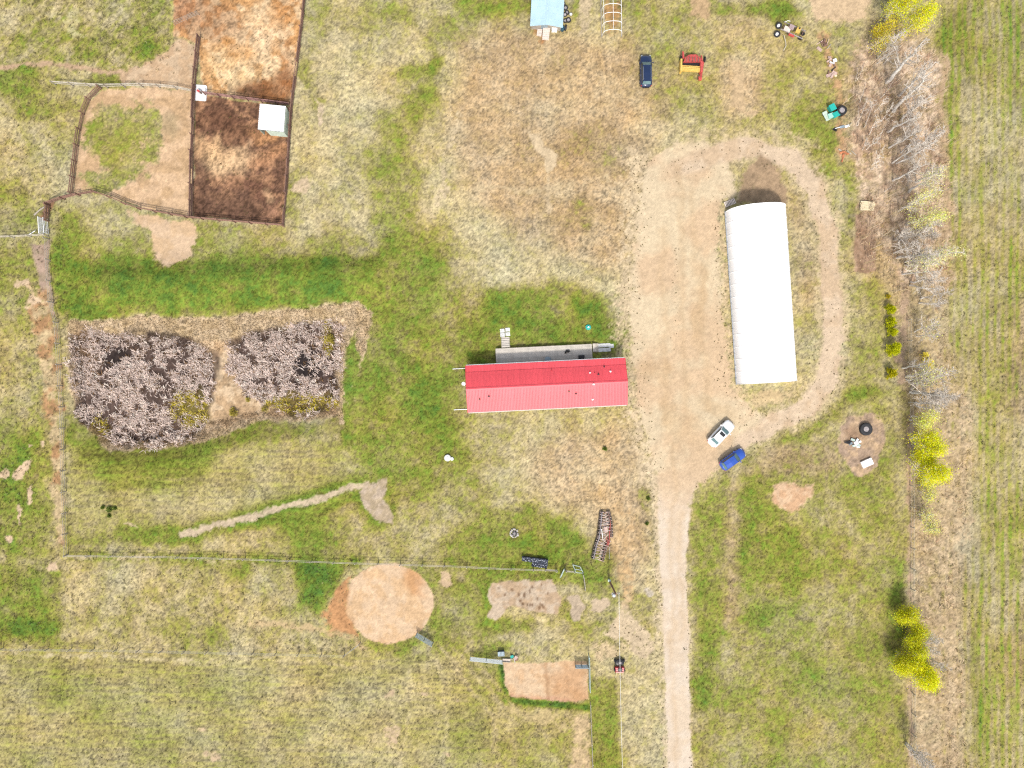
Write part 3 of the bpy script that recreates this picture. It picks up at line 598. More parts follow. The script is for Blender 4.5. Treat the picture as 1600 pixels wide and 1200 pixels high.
# weeds in gravel edges
EDGE = np.zeros(PX.shape)
for sm, v in [(m_line(LOOP, 56, 10, .6), .16), (m_line([(1000, 250), (988, 400), (984, 560), (1000, 680), (1014, 720)], 40, 10, .6), .42), (m_line([(1008, 700), (1024, 790), (1029, 900), (1031, 1000), (1038, 1210)], 13, 5, .5), .4), (m_line([(1128, 320), (1134, 480), (1142, 600), (1185, 645)], 34, 9, .6), .5), (m_line([(1058, 380), (1060, 560)], 8, 5, .6), .22),
              (m_line([(1086, 1210), (1081, 900), (1098, 768), (1170, 708), (1260, 655), (1325, 600), (1326, 400), (1290, 280)], 18, 7, .5), .4), (m_poly([(920, 990), (1030, 940), (1040, 1030), (930, 1035)], 10), .4), (m_line([(1250, 270), (1275, 380), (1279, 540), (1255, 612)], 14, 6), .35), (m_poly([(1150, 640), (1230, 640), (1200, 670), (1150, 680)], 8), .3), (m_poly([(300, 60), (470, 10), (455, 340), (300, 340)], 5), .12)]:
    s, m = sm; EDGE[s] = np.maximum(EDGE[s], m * v)
x = rng.uniform(-60, 82, 120000); y = rng.uniform(-62, 62, 120000); zz, c, r, k = ground_at(x, y)
m = rng.random(len(x)) < EDGE[r, k] * (S[r, k] > .2); x, y = x[m], y[m]; sz = rng.uniform(.3, 1.0, len(x)) ** 2.5
tone = alb(120, 106, 74) * rng.uniform(.6, 1.35, (len(x), 1)) * np.where(rng.random((len(x), 1)) < .3, np.array([[1.15, .9, .75]]), np.array([[.95, 1.1, .75]]))
x = np.repeat(x, 7) ; y = np.repeat(y, 7); sz = np.repeat(sz, 7); tone = np.repeat(tone, 7, 0)
x = x + rng.normal(0, .04, len(x)) * sz; y = y + rng.normal(0, .04, len(y)) * sz
zz, _, r, k = ground_at(x, y); n = len(x)
blades("gravel_weeds", x, y, zz, tone, (.04 + .10 * sz), .03 + .055 * sz, rng.uniform(.7, 1.35, n), rng.uniform(0, 6.28, n), BM, .05, "small dark weeds dotted along the gravel driveway edges", "weeds")
# coarse tussocks in field, pasture, along fences
TUS = np.zeros(PX.shape); TUS += .42 * field * (PX < 1700) * np.clip(.5 + .9 * rowV, .05, 1); TUS = np.maximum(TUS, .55 * pasture); TUS = np.maximum(TUS, .4 * (1 - sstep(100, 115, PX)) * (PY < 1010))
TUS = np.maximum(TUS, .13 * sstep(1015, 1030, PY) * (1 - sstep(860, 925, PX)))
for sm, v in [(m_line([(86, 480), (97, 620), (106, 865), (560, 880)], 16, 6), .6), (m_poly([(470, 880), (560, 880), (560, 1010), (400, 1010), (100, 1010), (100, 890)], 8), .25), (m_line([(560, 1010), (420, 1010)], 26, 8), .5)]:
    s, m = sm; TUS[s] = np.maximum(TUS[s], m * v)
x = rng.uniform(-82, 82, 60000); y = rng.uniform(-62, 62, 60000); zz, c, r, k = ground_at(x, y)
m = rng.random(len(x)) < TUS[r, k] * (ZONE[r, k] == 0); x, y = x[m], y[m]; n0 = len(x)
az0 = np.repeat(rng.normal(-.6, .9, n0), 6); f = np.repeat(rng.uniform(.7, 1.45, n0), 6); x = np.repeat(x, 6); y = np.repeat(y, 6); n = len(x)
x = x + rng.normal(0, .09, n); y = y + rng.normal(0, .09, n); zz, c, r, k = ground_at(x, y)
mixc = alb(206, 196, 150); t = rng.uniform(0, .55, n)[:, None]
blades("tall_grass", x, y, zz, (c * (1 - t) + mixc * t) * f[:, None], rng.uniform(.2, .5, n), rng.uniform(.05, .1, n), rng.uniform(.4, 1.3, n), az0 + rng.normal(0, .8, n), BM, .08, "coarse tall field grass in leaning straw and olive tussocks", "grass")
# reeds
x = rng.uniform(-70, -26, 60000); y = rng.uniform(-11, 11, 60000); pX = x * 10 + 800; pY = 600 - y * 10
sd = np.minimum(sd_poly(pX, pY, REEDS_W), sd_poly(pX, pY, REEDS_E)) + 6 * fbm(pX, pY, 20, 3, 92) - 4; cl = fbm(pX, pY, 11, 3, 91, .7)
strip = np.exp(-(((pX - 345) / 22) ** 2)) * (pY > 535); southm = sstep(640, 662, pY) * (pX > 330)
hole = np.maximum(np.exp(-(((pX - 165) / 24) ** 2 + ((pY - 558) / 19) ** 2)), np.exp(-(((pX - 470) / 32) ** 2 + ((pY - 572) / 23) ** 2)))
den = sstep(3, -5, sd) * np.clip(.45 + 2.4 * cl, .02, 1) * (1 - .93 * hole)
m = rng.random(len(x)) < den * .62; x, y, pX, pY = x[m], y[m], pX[m], pY[m]; n0 = len(x)
az0 = rng.uniform(0, 6.28, n0); yel = ((((pX - 290) / 30) ** 2 + ((pY - 640) / 28) ** 2) < 1) | ((((pX - 470) / 60) ** 2 + ((pY - 632) / 14) ** 2) < 1) | ((((pX - 512) / 10) ** 2 + ((pY - 530) / 26) ** 2) < 1) | ((((pX - 150) / 16) ** 2 + ((pY - 668) / 18) ** 2) < 1)
tone = np.where((yel & (rng.random(n0) < .7))[:, None], alb(196, 178, 70)[None], alb(240, 218, 204)[None]) * rng.uniform(.75, 1.7, (n0, 1))
tone = np.where(rng.random((n0, 1)) < .18, alb(150, 116, 80)[None] * rng.uniform(.7, 1.2, (n0, 1)), tone)
rep = 3; x = np.repeat(x, rep); y = np.repeat(y, rep); tone = np.repeat(tone, rep, 0); az0 = np.repeat(az0, rep); n = len(x)
x = x + rng.normal(0, .12, n); y = y + rng.normal(0, .12, n); zz, _, r, k = ground_at(x, y)
RM = attr_mat("reed_blade", .8, .2, 3.0, .1, 0, .15)
blades("reed_bed", x, y, zz, tone, rng.uniform(.35, .95, n), rng.uniform(.06, .11, n), rng.uniform(.6, 1.4, n), az0 + rng.normal(0, .7, n), RM, .1, "pale dead cattail reeds filling the fenced slough", "reeds")
# straw margin round the slough
x = rng.uniform(-70, -20, 30000); y = rng.uniform(-12, 13, 30000); zz, c, r, k = ground_at(x, y); pX = x * 10 + 800; pY = 600 - y * 10; sd = sd_poly(pX, pY, SLOUGH)
m = (S[r, k] > .5) & (sd > -14) & (sd < 60) & (ZONE[r, k] != 1); x, y = x[m], y[m]
x = np.repeat(x, 2) + rng.normal(0, .1, 2 * len(x)); y = np.repeat(y, 2) + rng.normal(0, .1, 2 * len(y)); zz, c, r, k = ground_at(x, y); n = len(x)
blades("dry_bank_grass", x, y, zz, c * rng.uniform(.75, 1.4, (n, 1)), rng.uniform(.2, .55, n), rng.uniform(.05, .1, n), rng.uniform(.6, 1.35, n), rng.normal(-1.2, .9, n), BM, .1, "flattened pale straw on the banks round the slough", "grass")
# brush under the trees: short scrub and taller whippy stems
def scrub(nm, n, hlo, hhi, wlo, whi, lean, north, south, cols_, lab, rep):
    x = rng.uniform(50, 72, n); y = rng.uniform(-62, 57, n); pX = x * 10 + 800; pY = 600 - y * 10; sd = sd_poly(pX, pY, BRUSH)
    dens = sstep(4, -10, sd) * np.where(pY < 470, north, south) * np.clip(.6 + fbm(pX, pY, 40, 3, 95), .1, 1); m = rng.random(n) < dens; x, y = x[m], y[m]; n0 = len(x)
    tone = np.array([alb(*c_) for c_ in cols_])[rng.integers(0, len(cols_), n0)] * rng.uniform(1.0, 1.65, (n0, 1))
    x = np.repeat(x, rep); y = np.repeat(y, rep); tone = np.repeat(tone, rep, 0); nn = len(x); x = x + rng.normal(0, .25, nn); y = y + rng.normal(0, .25, nn); zz, _, r, k = ground_at(x, y)
    blades(nm, x, y, zz, tone, rng.uniform(hlo, hhi, nn), rng.uniform(wlo, whi, nn), np.abs(rng.normal(0, lean, nn)), rng.uniform(0, 6.28, nn), BM, .03, lab, "brush")
scrub("brush_thicket", 14000, .3, 1.1, .05, .09, .8, .24, .16, [(228, 204, 172), (186, 148, 118), (206, 186, 134), (220, 196, 170)], "low bare scrub under the shelterbelt trees", 4)
scrub("whippy_stems", 9000, 1.4, 4.6, .05, .09, .12, .42, .04, [(236, 218, 192), (226, 204, 178), (188, 156, 128), (216, 200, 150)], "tall thin bare stems crowding the north of the shelterbelt", 2)
# ------------------------------------------------------------------ shared materials
M_RED = mat("red_metal_roof", (0.62, 0.075, 0.09), .48, 0, .10, .55, 0, .42)
M_REDD = mat("red_trim", (0.50, 0.035, 0.045), .5, 0, .08, 2)
M_SIDING = mat("cream_siding", (0.55, 0.52, 0.45), .6, 0, .06, 1.5)
M_WHITE = mat("white_paint", (0.78, 0.78, 0.77), .5, 0, .05, 2)
M_GLASS = mat("window_glass", (0.05, 0.07, 0.08), .12, 0, .1, 1, 0, .6)
M_DARK = mat("black_rubber", (0.022, 0.022, 0.025), .75, 0, .25, 6, .2)
M_BLACK = mat("black_paint", (0.016, 0.016, 0.018), .4, 0, .2, 3)
M_STEEL = mat("galvanised_steel", (0.46, 0.47, 0.48), .42, .6, .12, 4)
M_DECK = mat("weathered_deck_wood", (0.52, 0.475, 0.415), .85, 0, .20, 2.2, .3, .2, (.5, 6, 1))
M_WOODP = mat("pale_lumber", (0.68, 0.57, 0.38), .8, 0, .16, 3, .2, .25, (1, 6, 1))
M_WOODB = mat("brown_fence_wood", (0.20, 0.115, 0.085), .9, 0, .3, 4, .3, .2, (1, 1, 4))
M_WOODG = mat("grey_fence_wood", (0.33, 0.29, 0.24), .9, 0, .25, 4, .3, .2)
M_PALE = mat("pale_peeled_rail", (0.40, 0.36, 0.29), .85, 0, .2, 4, .2, .2)
M_CONC = mat("concrete_slab", (0.54, 0.54, 0.53), .85, 0, .14, 5, .3, .2)
M_FABRIC = mat("white_tarpaulin", (0.86, 0.86, 0.86), .55, 0, .025, .6, 0, .3)
M_LBLUE = mat("pale_blue_metal", (0.36, 0.50, 0.56), .5, 0, .08, .9, 0, .4)
M_MINT = mat("mint_board", (0.42, 0.50, 0.42), .7, 0, .12, 3)
M_TEAL = mat("teal_plastic", (0.02, 0.36, 0.30), .4, 0, .12, 3)
M_PANEL = mat("pale_green_panel", (0.36, 0.44, 0.40), .5, .2, .12, 3)
M_GBLUE = mat("blue_grey_panel", (0.22, 0.28, 0.32), .5, .2, .14, 3)
M_IMPR = mat("faded_red_implement", (0.42, 0.065, 0.055), .6, 0, .25, 4, .1)
M_IMPY = mat("faded_yellow_implement", (0.60, 0.40, 0.10), .55, 0, .18, 4)
M_RUST = mat("rusty_iron", (0.20, 0.115, 0.085), .8, .2, .35, 6, .2)
M_GREYM = mat("worn_grey_steel", (0.34, 0.31, 0.31), .6, .3, .3, 6, .1)
M_STONE = mat("fire_ring_stone", (0.40, 0.37, 0.34), .9, 0, .2, 5, .4)

def shared(parent, name, me, m, loc, rot=(0, 0, 0), scl=None):
    o = bpy.data.objects.new(name, me); scene.collection.objects.link(o)
    if not me.materials: me.materials.append(m)
    o.parent = parent; o.location = loc; o.rotation_euler = rot
    if scl: o.scale = scl
    return o

# ------------------------------------------------------------------ house
hx, hy = W(854, 602, 3.2); HR = R(2.8)
house = thing("house", "long single-storey house under a red metal gable roof beside the driveway", "house", hx, hy, 0, HR)
HL, HW, ZE, ZR = 24.3, 3.58, 2.85, 4.05                     # length, half width, eave and ridge height
b = MB(); wl, ww = HL / 2 - .35, HW - .38
b.add([(-wl, -ww, .0), (wl, -ww, .0), (wl, ww, .0), (-wl, ww, .0), (-wl, -ww, 2.86), (wl, -ww, 2.86), (wl, ww, 2.86), (-wl, ww, 2.86), (-wl, 0, 3.86), (wl, 0, 3.86)],
      [(0, 1, 5, 4), (2, 3, 7, 6), (1, 2, 6, 9, 5), (3, 0, 4, 8, 7)])
b.build("wall", M_SIDING, house)
for (x, s, w) in [(-9, -1, 1.4), (-4.5, -1, 1.8), (1, -1, 1.4), (5.5, -1, 2.0), (9.5, -1, 1.2), (-9.5, 1, 1.2), (7.5, 1, 1.2), (10, 1, .9)]:
    wnd = MB().box(x, s * (ww + .02), 1.75, w, .06, 1.1).build("window", M_WHITE, house)
    MB().box(x, s * (ww + .045), 1.75, w - .14, .05, .96).build("pane", M_GLASS, wnd)
for x, s in [(-2.2, 1), (3.6, -1)]:
    d = MB().box(x, s * (ww + .025), 1.45, .95, .06, 2.05).build("door", M_WHITE, house)
    MB().box(x + .36, s * (ww + .09), 1.4, .05, .07, .14).build("handle", M_STEEL, d)
# roof: sheets of ribbed metal, each its own piece
roof = MB().prism([(-HL / 2 + .02, -HW + .03), (HL / 2 - .02, -HW + .03), (HL / 2 - .02, HW - .03), (-HL / 2 + .02, HW - .03)], ZE - .16, ZE - .03).build("roof", M_REDD, house)
NP = 27; pw = HL / NP
def sheet(length, rise, run):
    xs = []
    for i in range(4):
        a = i * pw / 4
        xs += [(a, .0), (a + .022, .032), (a + .052, .032), (a + .074, .0)]
    xs.append((pw - .004, 0.0))
    vs = [(x, 0, z) for x, z in xs] + [(x, -run, z - rise) for x, z in xs]; n = len(xs)
    return MB().add(vs, [(i, i + n, i + 1 + n, i + 1) for i in range(n - 1)]).mesh("roof_panel")
slope = (ZR - ZE) / HW
me_s = sheet(0, ZR - ZE, HW); yl = 2.55; me_n = sheet(0, slope * yl, yl); me_nl = sheet(0, slope * (HW - yl) * .75, HW - yl + .1)
for i in range(NP):
    x0 = -HL / 2 + i * pw
    shared(roof, "roof_panel", me_s, M_RED, (x0, 0, ZR))
    shared(roof, "roof_panel", me_n, M_RED, (x0 + pw, 0, ZR), (0, 0, math.pi))
    shared(roof, "roof_panel", me_nl, M_RED, (x0 + pw, yl - .1, ZR - slope * (yl - .1) - .07), (0, 0, math.pi))
b = MB(); b.add([(-HL / 2 - .02, -.22, ZR - .03), (-HL / 2 - .02, 0, ZR + .065), (-HL / 2 - .02, .22, ZR - .03), (HL / 2 + .02, -.22, ZR - .03), (HL / 2 + .02, 0, ZR + .065), (HL / 2 + .02, .22, ZR - .03)], [(0, 3, 4, 1), (1, 4, 5, 2)])
b.build("ridge_cap", M_RED, roof)
for s in (-1, 1):
    MB().box(s * (HL / 2 + .02), -HW / 2, (ZE + ZR) / 2 - .06, .05, math.hypot(HW, ZR - ZE), .16, 0, math.atan(slope)).build("barge_board", M_REDD, roof)
    MB().box(s * (HL / 2 + .02), HW / 2, (ZE + ZR) / 2 - .06, .05, math.hypot(HW, ZR - ZE), .16, 0, -math.atan(slope)).build("barge_board", M_REDD, roof)
    MB().box(0, s * (HW + .05), ZE - .1, HL - .2, .12, .11).build("eavestrough", M_WHITE if s > 0 else M_SIDING, house)
def hl(px, py, h=3.6):                                       # photo position on the roof -> house coordinates
    x, y = W(px, py, h); dx, dy = x - hx, y - hy
    return dx * math.cos(HR) + dy * math.sin(HR), -dx * math.sin(HR) + dy * math.cos(HR)
for (px, py, r_, m_) in [(749.5, 624, .09, M_RUST), (764, 619, .10, M_BLACK), (889, 611.5, .10, M_RUST), (900, 615, .10, M_BLACK), (922, 582.5, .08, M_WHITE), (929, 583, .06, M_REDD), (935, 585, .10, M_BLACK), (954, 580.5, .10, M_WHITE), (944.5, 573, .08, M_BLACK), (927, 600, .12, M_WHITE), (926.5, 624, .10, M_WHITE), (862, 579, .06, M_REDD)]:
    x, y = hl(px, py); zt = ZR - abs(y) * slope
    v_ = MB().lathe([(r_ * 1.7, -.04), (r_ * 1.5, .03), (r_ * .7, .06), (r_ * .7, .34)], (x, y, zt), 10).build("roof_vent", m_, roof, smooth=False)
x, y = hl(926.7, 603); x2, y2 = hl(926.4, 623)
MB().tube([(x, y, ZR + .5), (x2, y2, ZR - abs(y2) * slope + .1)], .018, 4).build("stack_brace", M_GREYM, roof)
MB().tube([(x, y, ZR - .1), (x, y, ZR + .55)], .05, 8).build("chimney_pipe", M_STEEL, roof)
for (px, py, s) in [(726, 575.5, 1), (728, 639.5, -1)]:
    x, y = hl(px, py, .4)
    MB().tube([(x + .5, y, 2.7), (x + .45, y, .35), (x + .2, y, .16), (x - 1.9, y, .1)], .055, 8).build("downspout", M_WHITE, house)
# satellite dish on the west wall
x, y = hl(724.3, 600, 3.0)
d = MB().lathe([(.0, .06), (.15, .03), (.28, -.02), (.33, -.07), (.32, -.09), (.26, -.04), (.0, .03)], (0, 0, 0), 18).build("satellite_dish", M_WHITE, None, None, smooth=True)
dsh = thing("satellite_dish", "small white round satellite dish on the west end of the house", "dish", *W(724.3, 600, 3.0), 3.05, HR)
d.name = "reflector"; d.parent = dsh; d.rotation_euler = (R(28), R(-10), 0)
MB().tube([(.0, 0, -.05), (.05, 0, -.4), (.55, 0, -.45)], .03, 6).build("mount_arm", M_STEEL, dsh)
MB().tube([(0, -.25, -.02), (-.02, -.16, .3)], .015, 5).build("feed_arm", M_STEEL, dsh)

# ------------------------------------------------------------------ deck on the north side
dk = thing("deck", "grey weathered plank deck along the north wall of the red-roofed house", "deck", *W(850, 553, .6), 0, HR)
DL, DN, DS, DZ = 14.9, 1.15, -1.65, .62
nb = 15; bw = (DN - DS) / nb
me_b = MB().box(0, 0, 0, DL, bw - .018, .04).mesh("deck_board")
for i in range(nb):
    shared(dk, "deck_board", me_b, M_DECK, (rng.uniform(-.02, .02), DS + (i + .5) * bw, DZ + rng.uniform(-.004, .004)))
for s in (-1, 1):
    MB().box(s * (DL / 2 + .03), (DN + DS) / 2, DZ - .09, .05, DN - DS, .22).build("rim_board", M_PALE, dk)
MB().box(0, DN + .03, DZ - .09, DL, .05, .22).build("rim_board", M_PALE, dk)
for i in range(7):
    for yy in (DS + .2, DN - .15): MB().box(-DL / 2 + .2 + i * (DL - .4) / 6, yy, .3, .14, .14, .56).build("post", M_WOODG, dk)
def stairs(name, label, px, py, rz, w, run, n, top):
    t = thing(name, label, "stairs", *W(px, py, .3), 0, rz)
    for i in range(n):
        zz = top - (i + .6) * top / (n + .3)
        MB().box(0, run * (i + .5) / n, zz, w - .1, run / n - .03, .045).build("tread", M_DECK, t)
    for s in (-1, 1):
        MB().add([(s * w / 2 - .03, 0, top + .02), (s * w / 2 + .03, 0, top + .02), (s * w / 2 - .03, run, .16), (s * w / 2 + .03, run, .16), (s * w / 2 - .03, 0, top - .3), (s * w / 2 + .03, 0, top - .3), (s * w / 2 - .03, run, 0), (s * w / 2 + .03, run, 0)],
                 [(0, 1, 3, 2), (4, 6, 7, 5), (0, 2, 6, 4), (1, 5, 7, 3), (2, 3, 7, 6), (0, 4, 5, 1)]).build("stringer", M_PALE, t)
    return t
stairs("deck_stairs", "wooden steps running north from the west end of the grey deck", 790.3, 543, HR, 1.3, 1.65, 6, .6)
stairs("deck_stairs", "short wooden steps at the east end of the grey deck", 926, 543.5, HR - math.pi / 2, 1.3, .95, 4, .6)
me_p = MB().box(0, 0, 0, .70, .58, .06).mesh("paving_slab")
def slab_pad(label, cells, rz):
    t = thing("paving", label, "paving", *W(*cells[0]), 0, rz)
    x0, y0 = W(*cells[0])
    for (px, py) in cells:
        x, y = W(px, py); dx, dy = x - x0, y - y0
        shared(t, "paving_slab", me_p, M_CONC, (dx * math.cos(rz) + dy * math.sin(rz), -dx * math.sin(rz) + dy * math.cos(rz), .05 + rng.uniform(-.01, .012)), (rng.uniform(-.02, .02), rng.uniform(-.02, .02), rng.uniform(-.07, .07)))
slab_pad("four loose concrete slabs at the foot of the north-going deck steps", [(784.8, 516.8), (793.2, 515.2), (785.2, 523.4), (793.4, 522.2)], HR)
slab_pad("grid of pale concrete slabs at the foot of the east deck steps", [(938, 540), (943.8, 539.6), (950.2, 539.2), (938.4, 547), (944.2, 546.6), (950.6, 546.2), (955.4, 540.6)], HR + .02)
# things on the deck
t = thing("storage_box", "black two-lidded box on the grey deck by the house eave", "box", *W(908.5, 558.2, .9), DZ + .03, HR)
MB().box(0, 0, .25, .92, .6, .5).build("body", M_BLACK, t)
for s in (-1, 1): MB().box(s * .235, 0, .525, .43, .62, .045).build("lid", M_DARK, t)
t = thing("patio_table", "round grey-green patio table half under the red eave", "table", *W(856, 562.5, 1.2), DZ + .03)
MB().lathe([(.02, .66), (.5, .66), (.52, .69), (.5, .72), (.02, .72)], n=24).build("table_top", M_GBLUE, t)
for a in range(4): MB().tube([(.12 * math.cos(a * 1.57), .12 * math.sin(a * 1.57), .66), (.36 * math.cos(a * 1.57), .36 * math.sin(a * 1.57), 0)], .02, 6).build("leg", M_BLACK, t)
# black dog lying curled on the boards
dg = bpy.data.meshes.new("dog")
P_ = [(-.42, -.20, .07), (-.36, -.10, .10), (-.27, .0, .14), (-.10, .08, .16), (.08, .09, .17), (.20, .03, .19), (.28, -.06, .21), (.34, -.15, .17), (.38, -.21, .15),
      (-.22, -.12, .08), (-.12, -.20, .05), (.14, -.08, .09), (.16, -.24, .05), (.06, -.10, .08), (.05, -.25, .05), (-.30, -.14, .06), (-.22, -.24, .05), (.25, -.03, .30), (.33, -.05, .29)]
E_ = [(0, 1), (1, 2), (2, 3), (3, 4), (4, 5), (5, 6), (6, 7), (7, 8), (2, 9), (9, 10), (4, 11), (11, 12), (4, 13), (13, 14), (2, 15), (15, 16), (6, 17), (6, 18)]
dg.from_pydata(P_, E_, [])
do = link("dog", dg, mat("black_fur", (.014, .013, .013), .8, 0, .3, 9)); do.location = (*W(886, 549, .7), DZ + .02); do.rotation_euler = (0, 0, R(20)); do.scale = (1.15,) * 3
tag(do, "black dog lying curled on the grey deck boards", "dog")
md = do.modifiers.new("skin", 'SKIN'); sv = dg.skin_vertices[0].data
for i, r_ in enumerate([.02, .03, .12, .14, .15, .10, .085, .055, .035, .07, .035, .055, .03, .055, .03, .06, .035, .02, .02]):
    sv[i].radius = (r_, r_)
sv[4].use_root = True
do.modifiers.new("sub", 'SUBSURF').levels = 1

# ------------------------------------------------------------------ white fabric shelter
SR = R(3.75); sxm, sym = W(1141.5, 466)                      # middle of the west base rail
ux, uy = math.cos(SR), math.sin(SR)
SWD, SLN, SH = 8.95, 26.9, 4.5
cx, cy = sxm + ux * SWD / 2, sym + uy * SWD / 2
sh = thing("fabric_shelter", "long white fabric-covered arched storage shelter inside the driveway loop", "shelter", cx, cy, 0, SR)
def arch(t):                                                  # t 0..1 from west base to east base
    a = math.pi * (1 - t); c, s_ = math.cos(a), math.sin(a)
    return (SWD / 2 * math.copysign(abs(c) ** .82, c), SH * s_ ** .80)
NB, NA, NS = 14, 26, 5; bay = SLN / NB
vs = []; fs = []
for j in range(NS + 1):
    u = j / NS; sag = .014 * math.sin(math.pi * u)
    for i in range(NA + 1):
        x, z = arch(i / NA); k = 1 - sag / 3.2
        vs.append((x * k, u * (bay - .02), z * k))
for j in range(NS):
    for i in range(NA):
        a = j * (NA + 1) + i; fs.append((a, a + NA + 1, a + NA + 2, a + 1))
me_c = MB().add(vs, fs).mesh("cover_panel", True)
me_r = MB().tube([(arch(i / 32)[0] * 1.0, 0, arch(i / 32)[1] * 1.0) for i in range(33)], .035, 6).mesh("arch_rib", True)
for j in range(NB): shared(sh, "cover_panel", me_c, M_FABRIC, (0, -SLN / 2 + j * bay + .01, .05))
for j in range(NB + 1): shared(sh, "arch_rib", me_r, M_FABRIC, (0, -SLN / 2 + j * bay, .05))
for s in (-1, 1):
    MB().tube([(s * SWD / 2 * 1.01, -SLN / 2 - .1, .16), (s * SWD / 2 * 1.01, SLN / 2 + .1, .16)], .07, 6).build("base_rail", M_STEEL, sh)
    ew = [arch(i / 24) for i in range(25)]
    MB().add([(x * .985, s * (SLN / 2 - .12), z * .985 + .03) for x, z in ew], [tuple(range(25)) if s > 0 else tuple(reversed(range(25)))]).build("end_wall", M_FABRIC, sh)
    dr = MB().box(0, s * (SLN / 2 - .09), 1.7, 3.4, .05, 3.3).build("door", M_WHITE, sh); MB().tube([(-1.7, s * (SLN / 2 - .05), 3.36), (1.7, s * (SLN / 2 - .05), 3.36)], .06, 6).build("door_rail", M_STEEL, dr)
for j in range(0, NB):
    for s in (-1, 1):
        MB().tube([(s * SWD / 2 * 1.0, -SLN / 2 + (j + .5) * bay, .55), (s * (SWD / 2 + .12), -SLN / 2 + (j + .5) * bay, .12)], .025, 4).build("tie_strap", M_STEEL, sh)

# ------------------------------------------------------------------ livestock shelter in the corral
lx, ly = W(425, 184.5, 2.4); LR = R(-5.5)
ls = thing("livestock_shelter", "small pale metal-roofed livestock shelter in the corner of the brown corral", "shed", lx, ly, 0, LR)
wa = MB()
for (a_, b_) in [((-1.85, 1.85), (1.85, 1.85)), ((1.85, 1.85), (1.85, -1.85)), ((-1.85, -1.85), (-1.85, 1.85))]:
    mx, my = (a_[0] + b_[0]) / 2, (a_[1] + b_[1]) / 2; L_ = math.hypot(a_[0] - b_[0], a_[1] - b_[1]) + .05
    wa.box(mx, my, 1.2, L_ if a_[1] == b_[1] else .06, .06 if a_[1] == b_[1] else L_, 2.4)
wa.build("wall", M_MINT, ls)
MB().box(.5, -1.85, 1.2, 2.75, .06, 2.4).build("front_wall", M_MINT, ls)
for i in range(13):
    MB().box(0, -1.95 + (i + .5) * .3, 2.5 + (i - 6) * .012, 3.95, .285, .03, 0, .04).build("roof_panel", M_WHITE, ls)
    MB().box(0, -1.95 + i * .3 + .01, 2.525 + (i - 6) * .012, 3.95, .05, .03, 0, .04).build("roof_rib", M_STEEL, ls)
MB().box(2.02, 0, 2.2, .04, 3.7, .3).build("fascia", M_MINT, ls)

# ------------------------------------------------------------------ blue-roofed shed at the top edge
bx_, by_ = W(856, 0, 2.6); BR = R(-3)
bs = thing("storage_shed", "shed with a pale blue metal gable roof at the top edge of the picture", "shed", bx_, by_ - .2, 0, BR)
BLN, BHW, BE, BP = 7.4, 2.5, 2.3, 2.95                         # half-length 3.7 m both ways
b = MB(); b.add([(-2.3, -3.05, 0), (2.3, -3.05, 0), (2.3, 3.6, 0), (-2.3, 3.6, 0), (-2.3, -3.05, 2.3), (2.3, -3.05, 2.3), (2.3, 3.6, 2.3), (-2.3, 3.6, 2.3), (0, -3.05, 2.85), (0, 3.6, 2.85)],
                [(0, 1, 5, 8, 4), (1, 2, 6, 5), (2, 3, 7, 9, 6), (3, 0, 4, 7)]); b.build("wall", M_WOODG, bs)
nbp = 8
for i in range(nbp):
    y0 = -3.75 + i * 7.5 / nbp
    for s in (-1, 1):
        MB().add([(0, y0 + .008, BP), (0, y0 + 7.5 / nbp - .008, BP), (s * BHW, y0 + .008, BE), (s * BHW, y0 + 7.5 / nbp - .008, BE), (0, y0 + .008, BP - .03), (0, y0 + 7.5 / nbp - .008, BP - .03), (s * BHW, y0 + .008, BE - .03), (s * BHW, y0 + 7.5 / nbp - .008, BE - .03)],
                 [(0, 2, 3, 1), (4, 5, 7, 6), (0, 4, 6, 2), (1, 3, 7, 5), (2, 6, 7, 3)]).build("roof_panel", M_LBLUE, bs)
        MB().tube([(0, y0, BP + .015), (s * BHW, y0, BE + .015)], .022, 4).build("roof_rib", M_LBLUE, bs)
MB().add([(-.2, -3.78, BP - .02), (0, -3.78, BP + .05), (.2, -3.78, BP - .02), (-.2, 3.78, BP - .02), (0, 3.78, BP + .05), (.2, 3.78, BP - .02)], [(0, 1, 4, 3), (1, 2, 5, 4)]).build("ridge_cap", M_LBLUE, bs)
d = MB().box(-.3, -3.08, 1.0, 1.0, .06, 2.0).build("door", M_GBLUE, bs); MB().box(.1, -3.13, 1.0, .06, .06, .16).build("handle", M_STEEL, d)

def crate(label, px, py, h, sx, sy, sz, rz, m, cat="crate", name="wooden_crate", z=None, slats=4, group=None):
    t = thing(name, label, cat, *W(px, py, h), z, rz, group)
    for i in range(slats):
        yy = -sy / 2 + (i + .5) * sy / slats
        MB().box(0, yy, sz - .02, sx, sy / slats - .03, .04).build("lid_board", m, t)
    for s in (-1, 1):
        MB().box(0, s * (sy / 2 - .02), sz / 2 - .02, sx - .02, .04, sz - .05).build("side", m, t)
        MB().box(s * (sx / 2 - .02), 0, sz / 2 - .02, .04, sy - .1, sz - .05).build("end", m, t)
    return t
M_PINKW = mat("bleached_board", (.58, .50, .44), .85, 0, .12, 3, .1, .2)
crate("bleached slatted crate standing furthest south of the blue-roofed shed", 853, 54, .5, 1.05, 1.25, .5, R(-4), M_PINKW)
crate("small bleached crate against the blue-roofed shed wall, left of the slatted one", 843, 50, .4, .75, .95, .45, R(-8), M_PINKW)
crate("pale crate tight below the blue roof edge", 854, 45.5, .8, 1.1, .45, .8, R(-3), M_PINKW, slats=2)
t = thing("chest_freezer", "white chest freezer against the south wall of the blue-roofed shed", "freezer", *W(866.5, 42.5, .9), 0, R(-2))
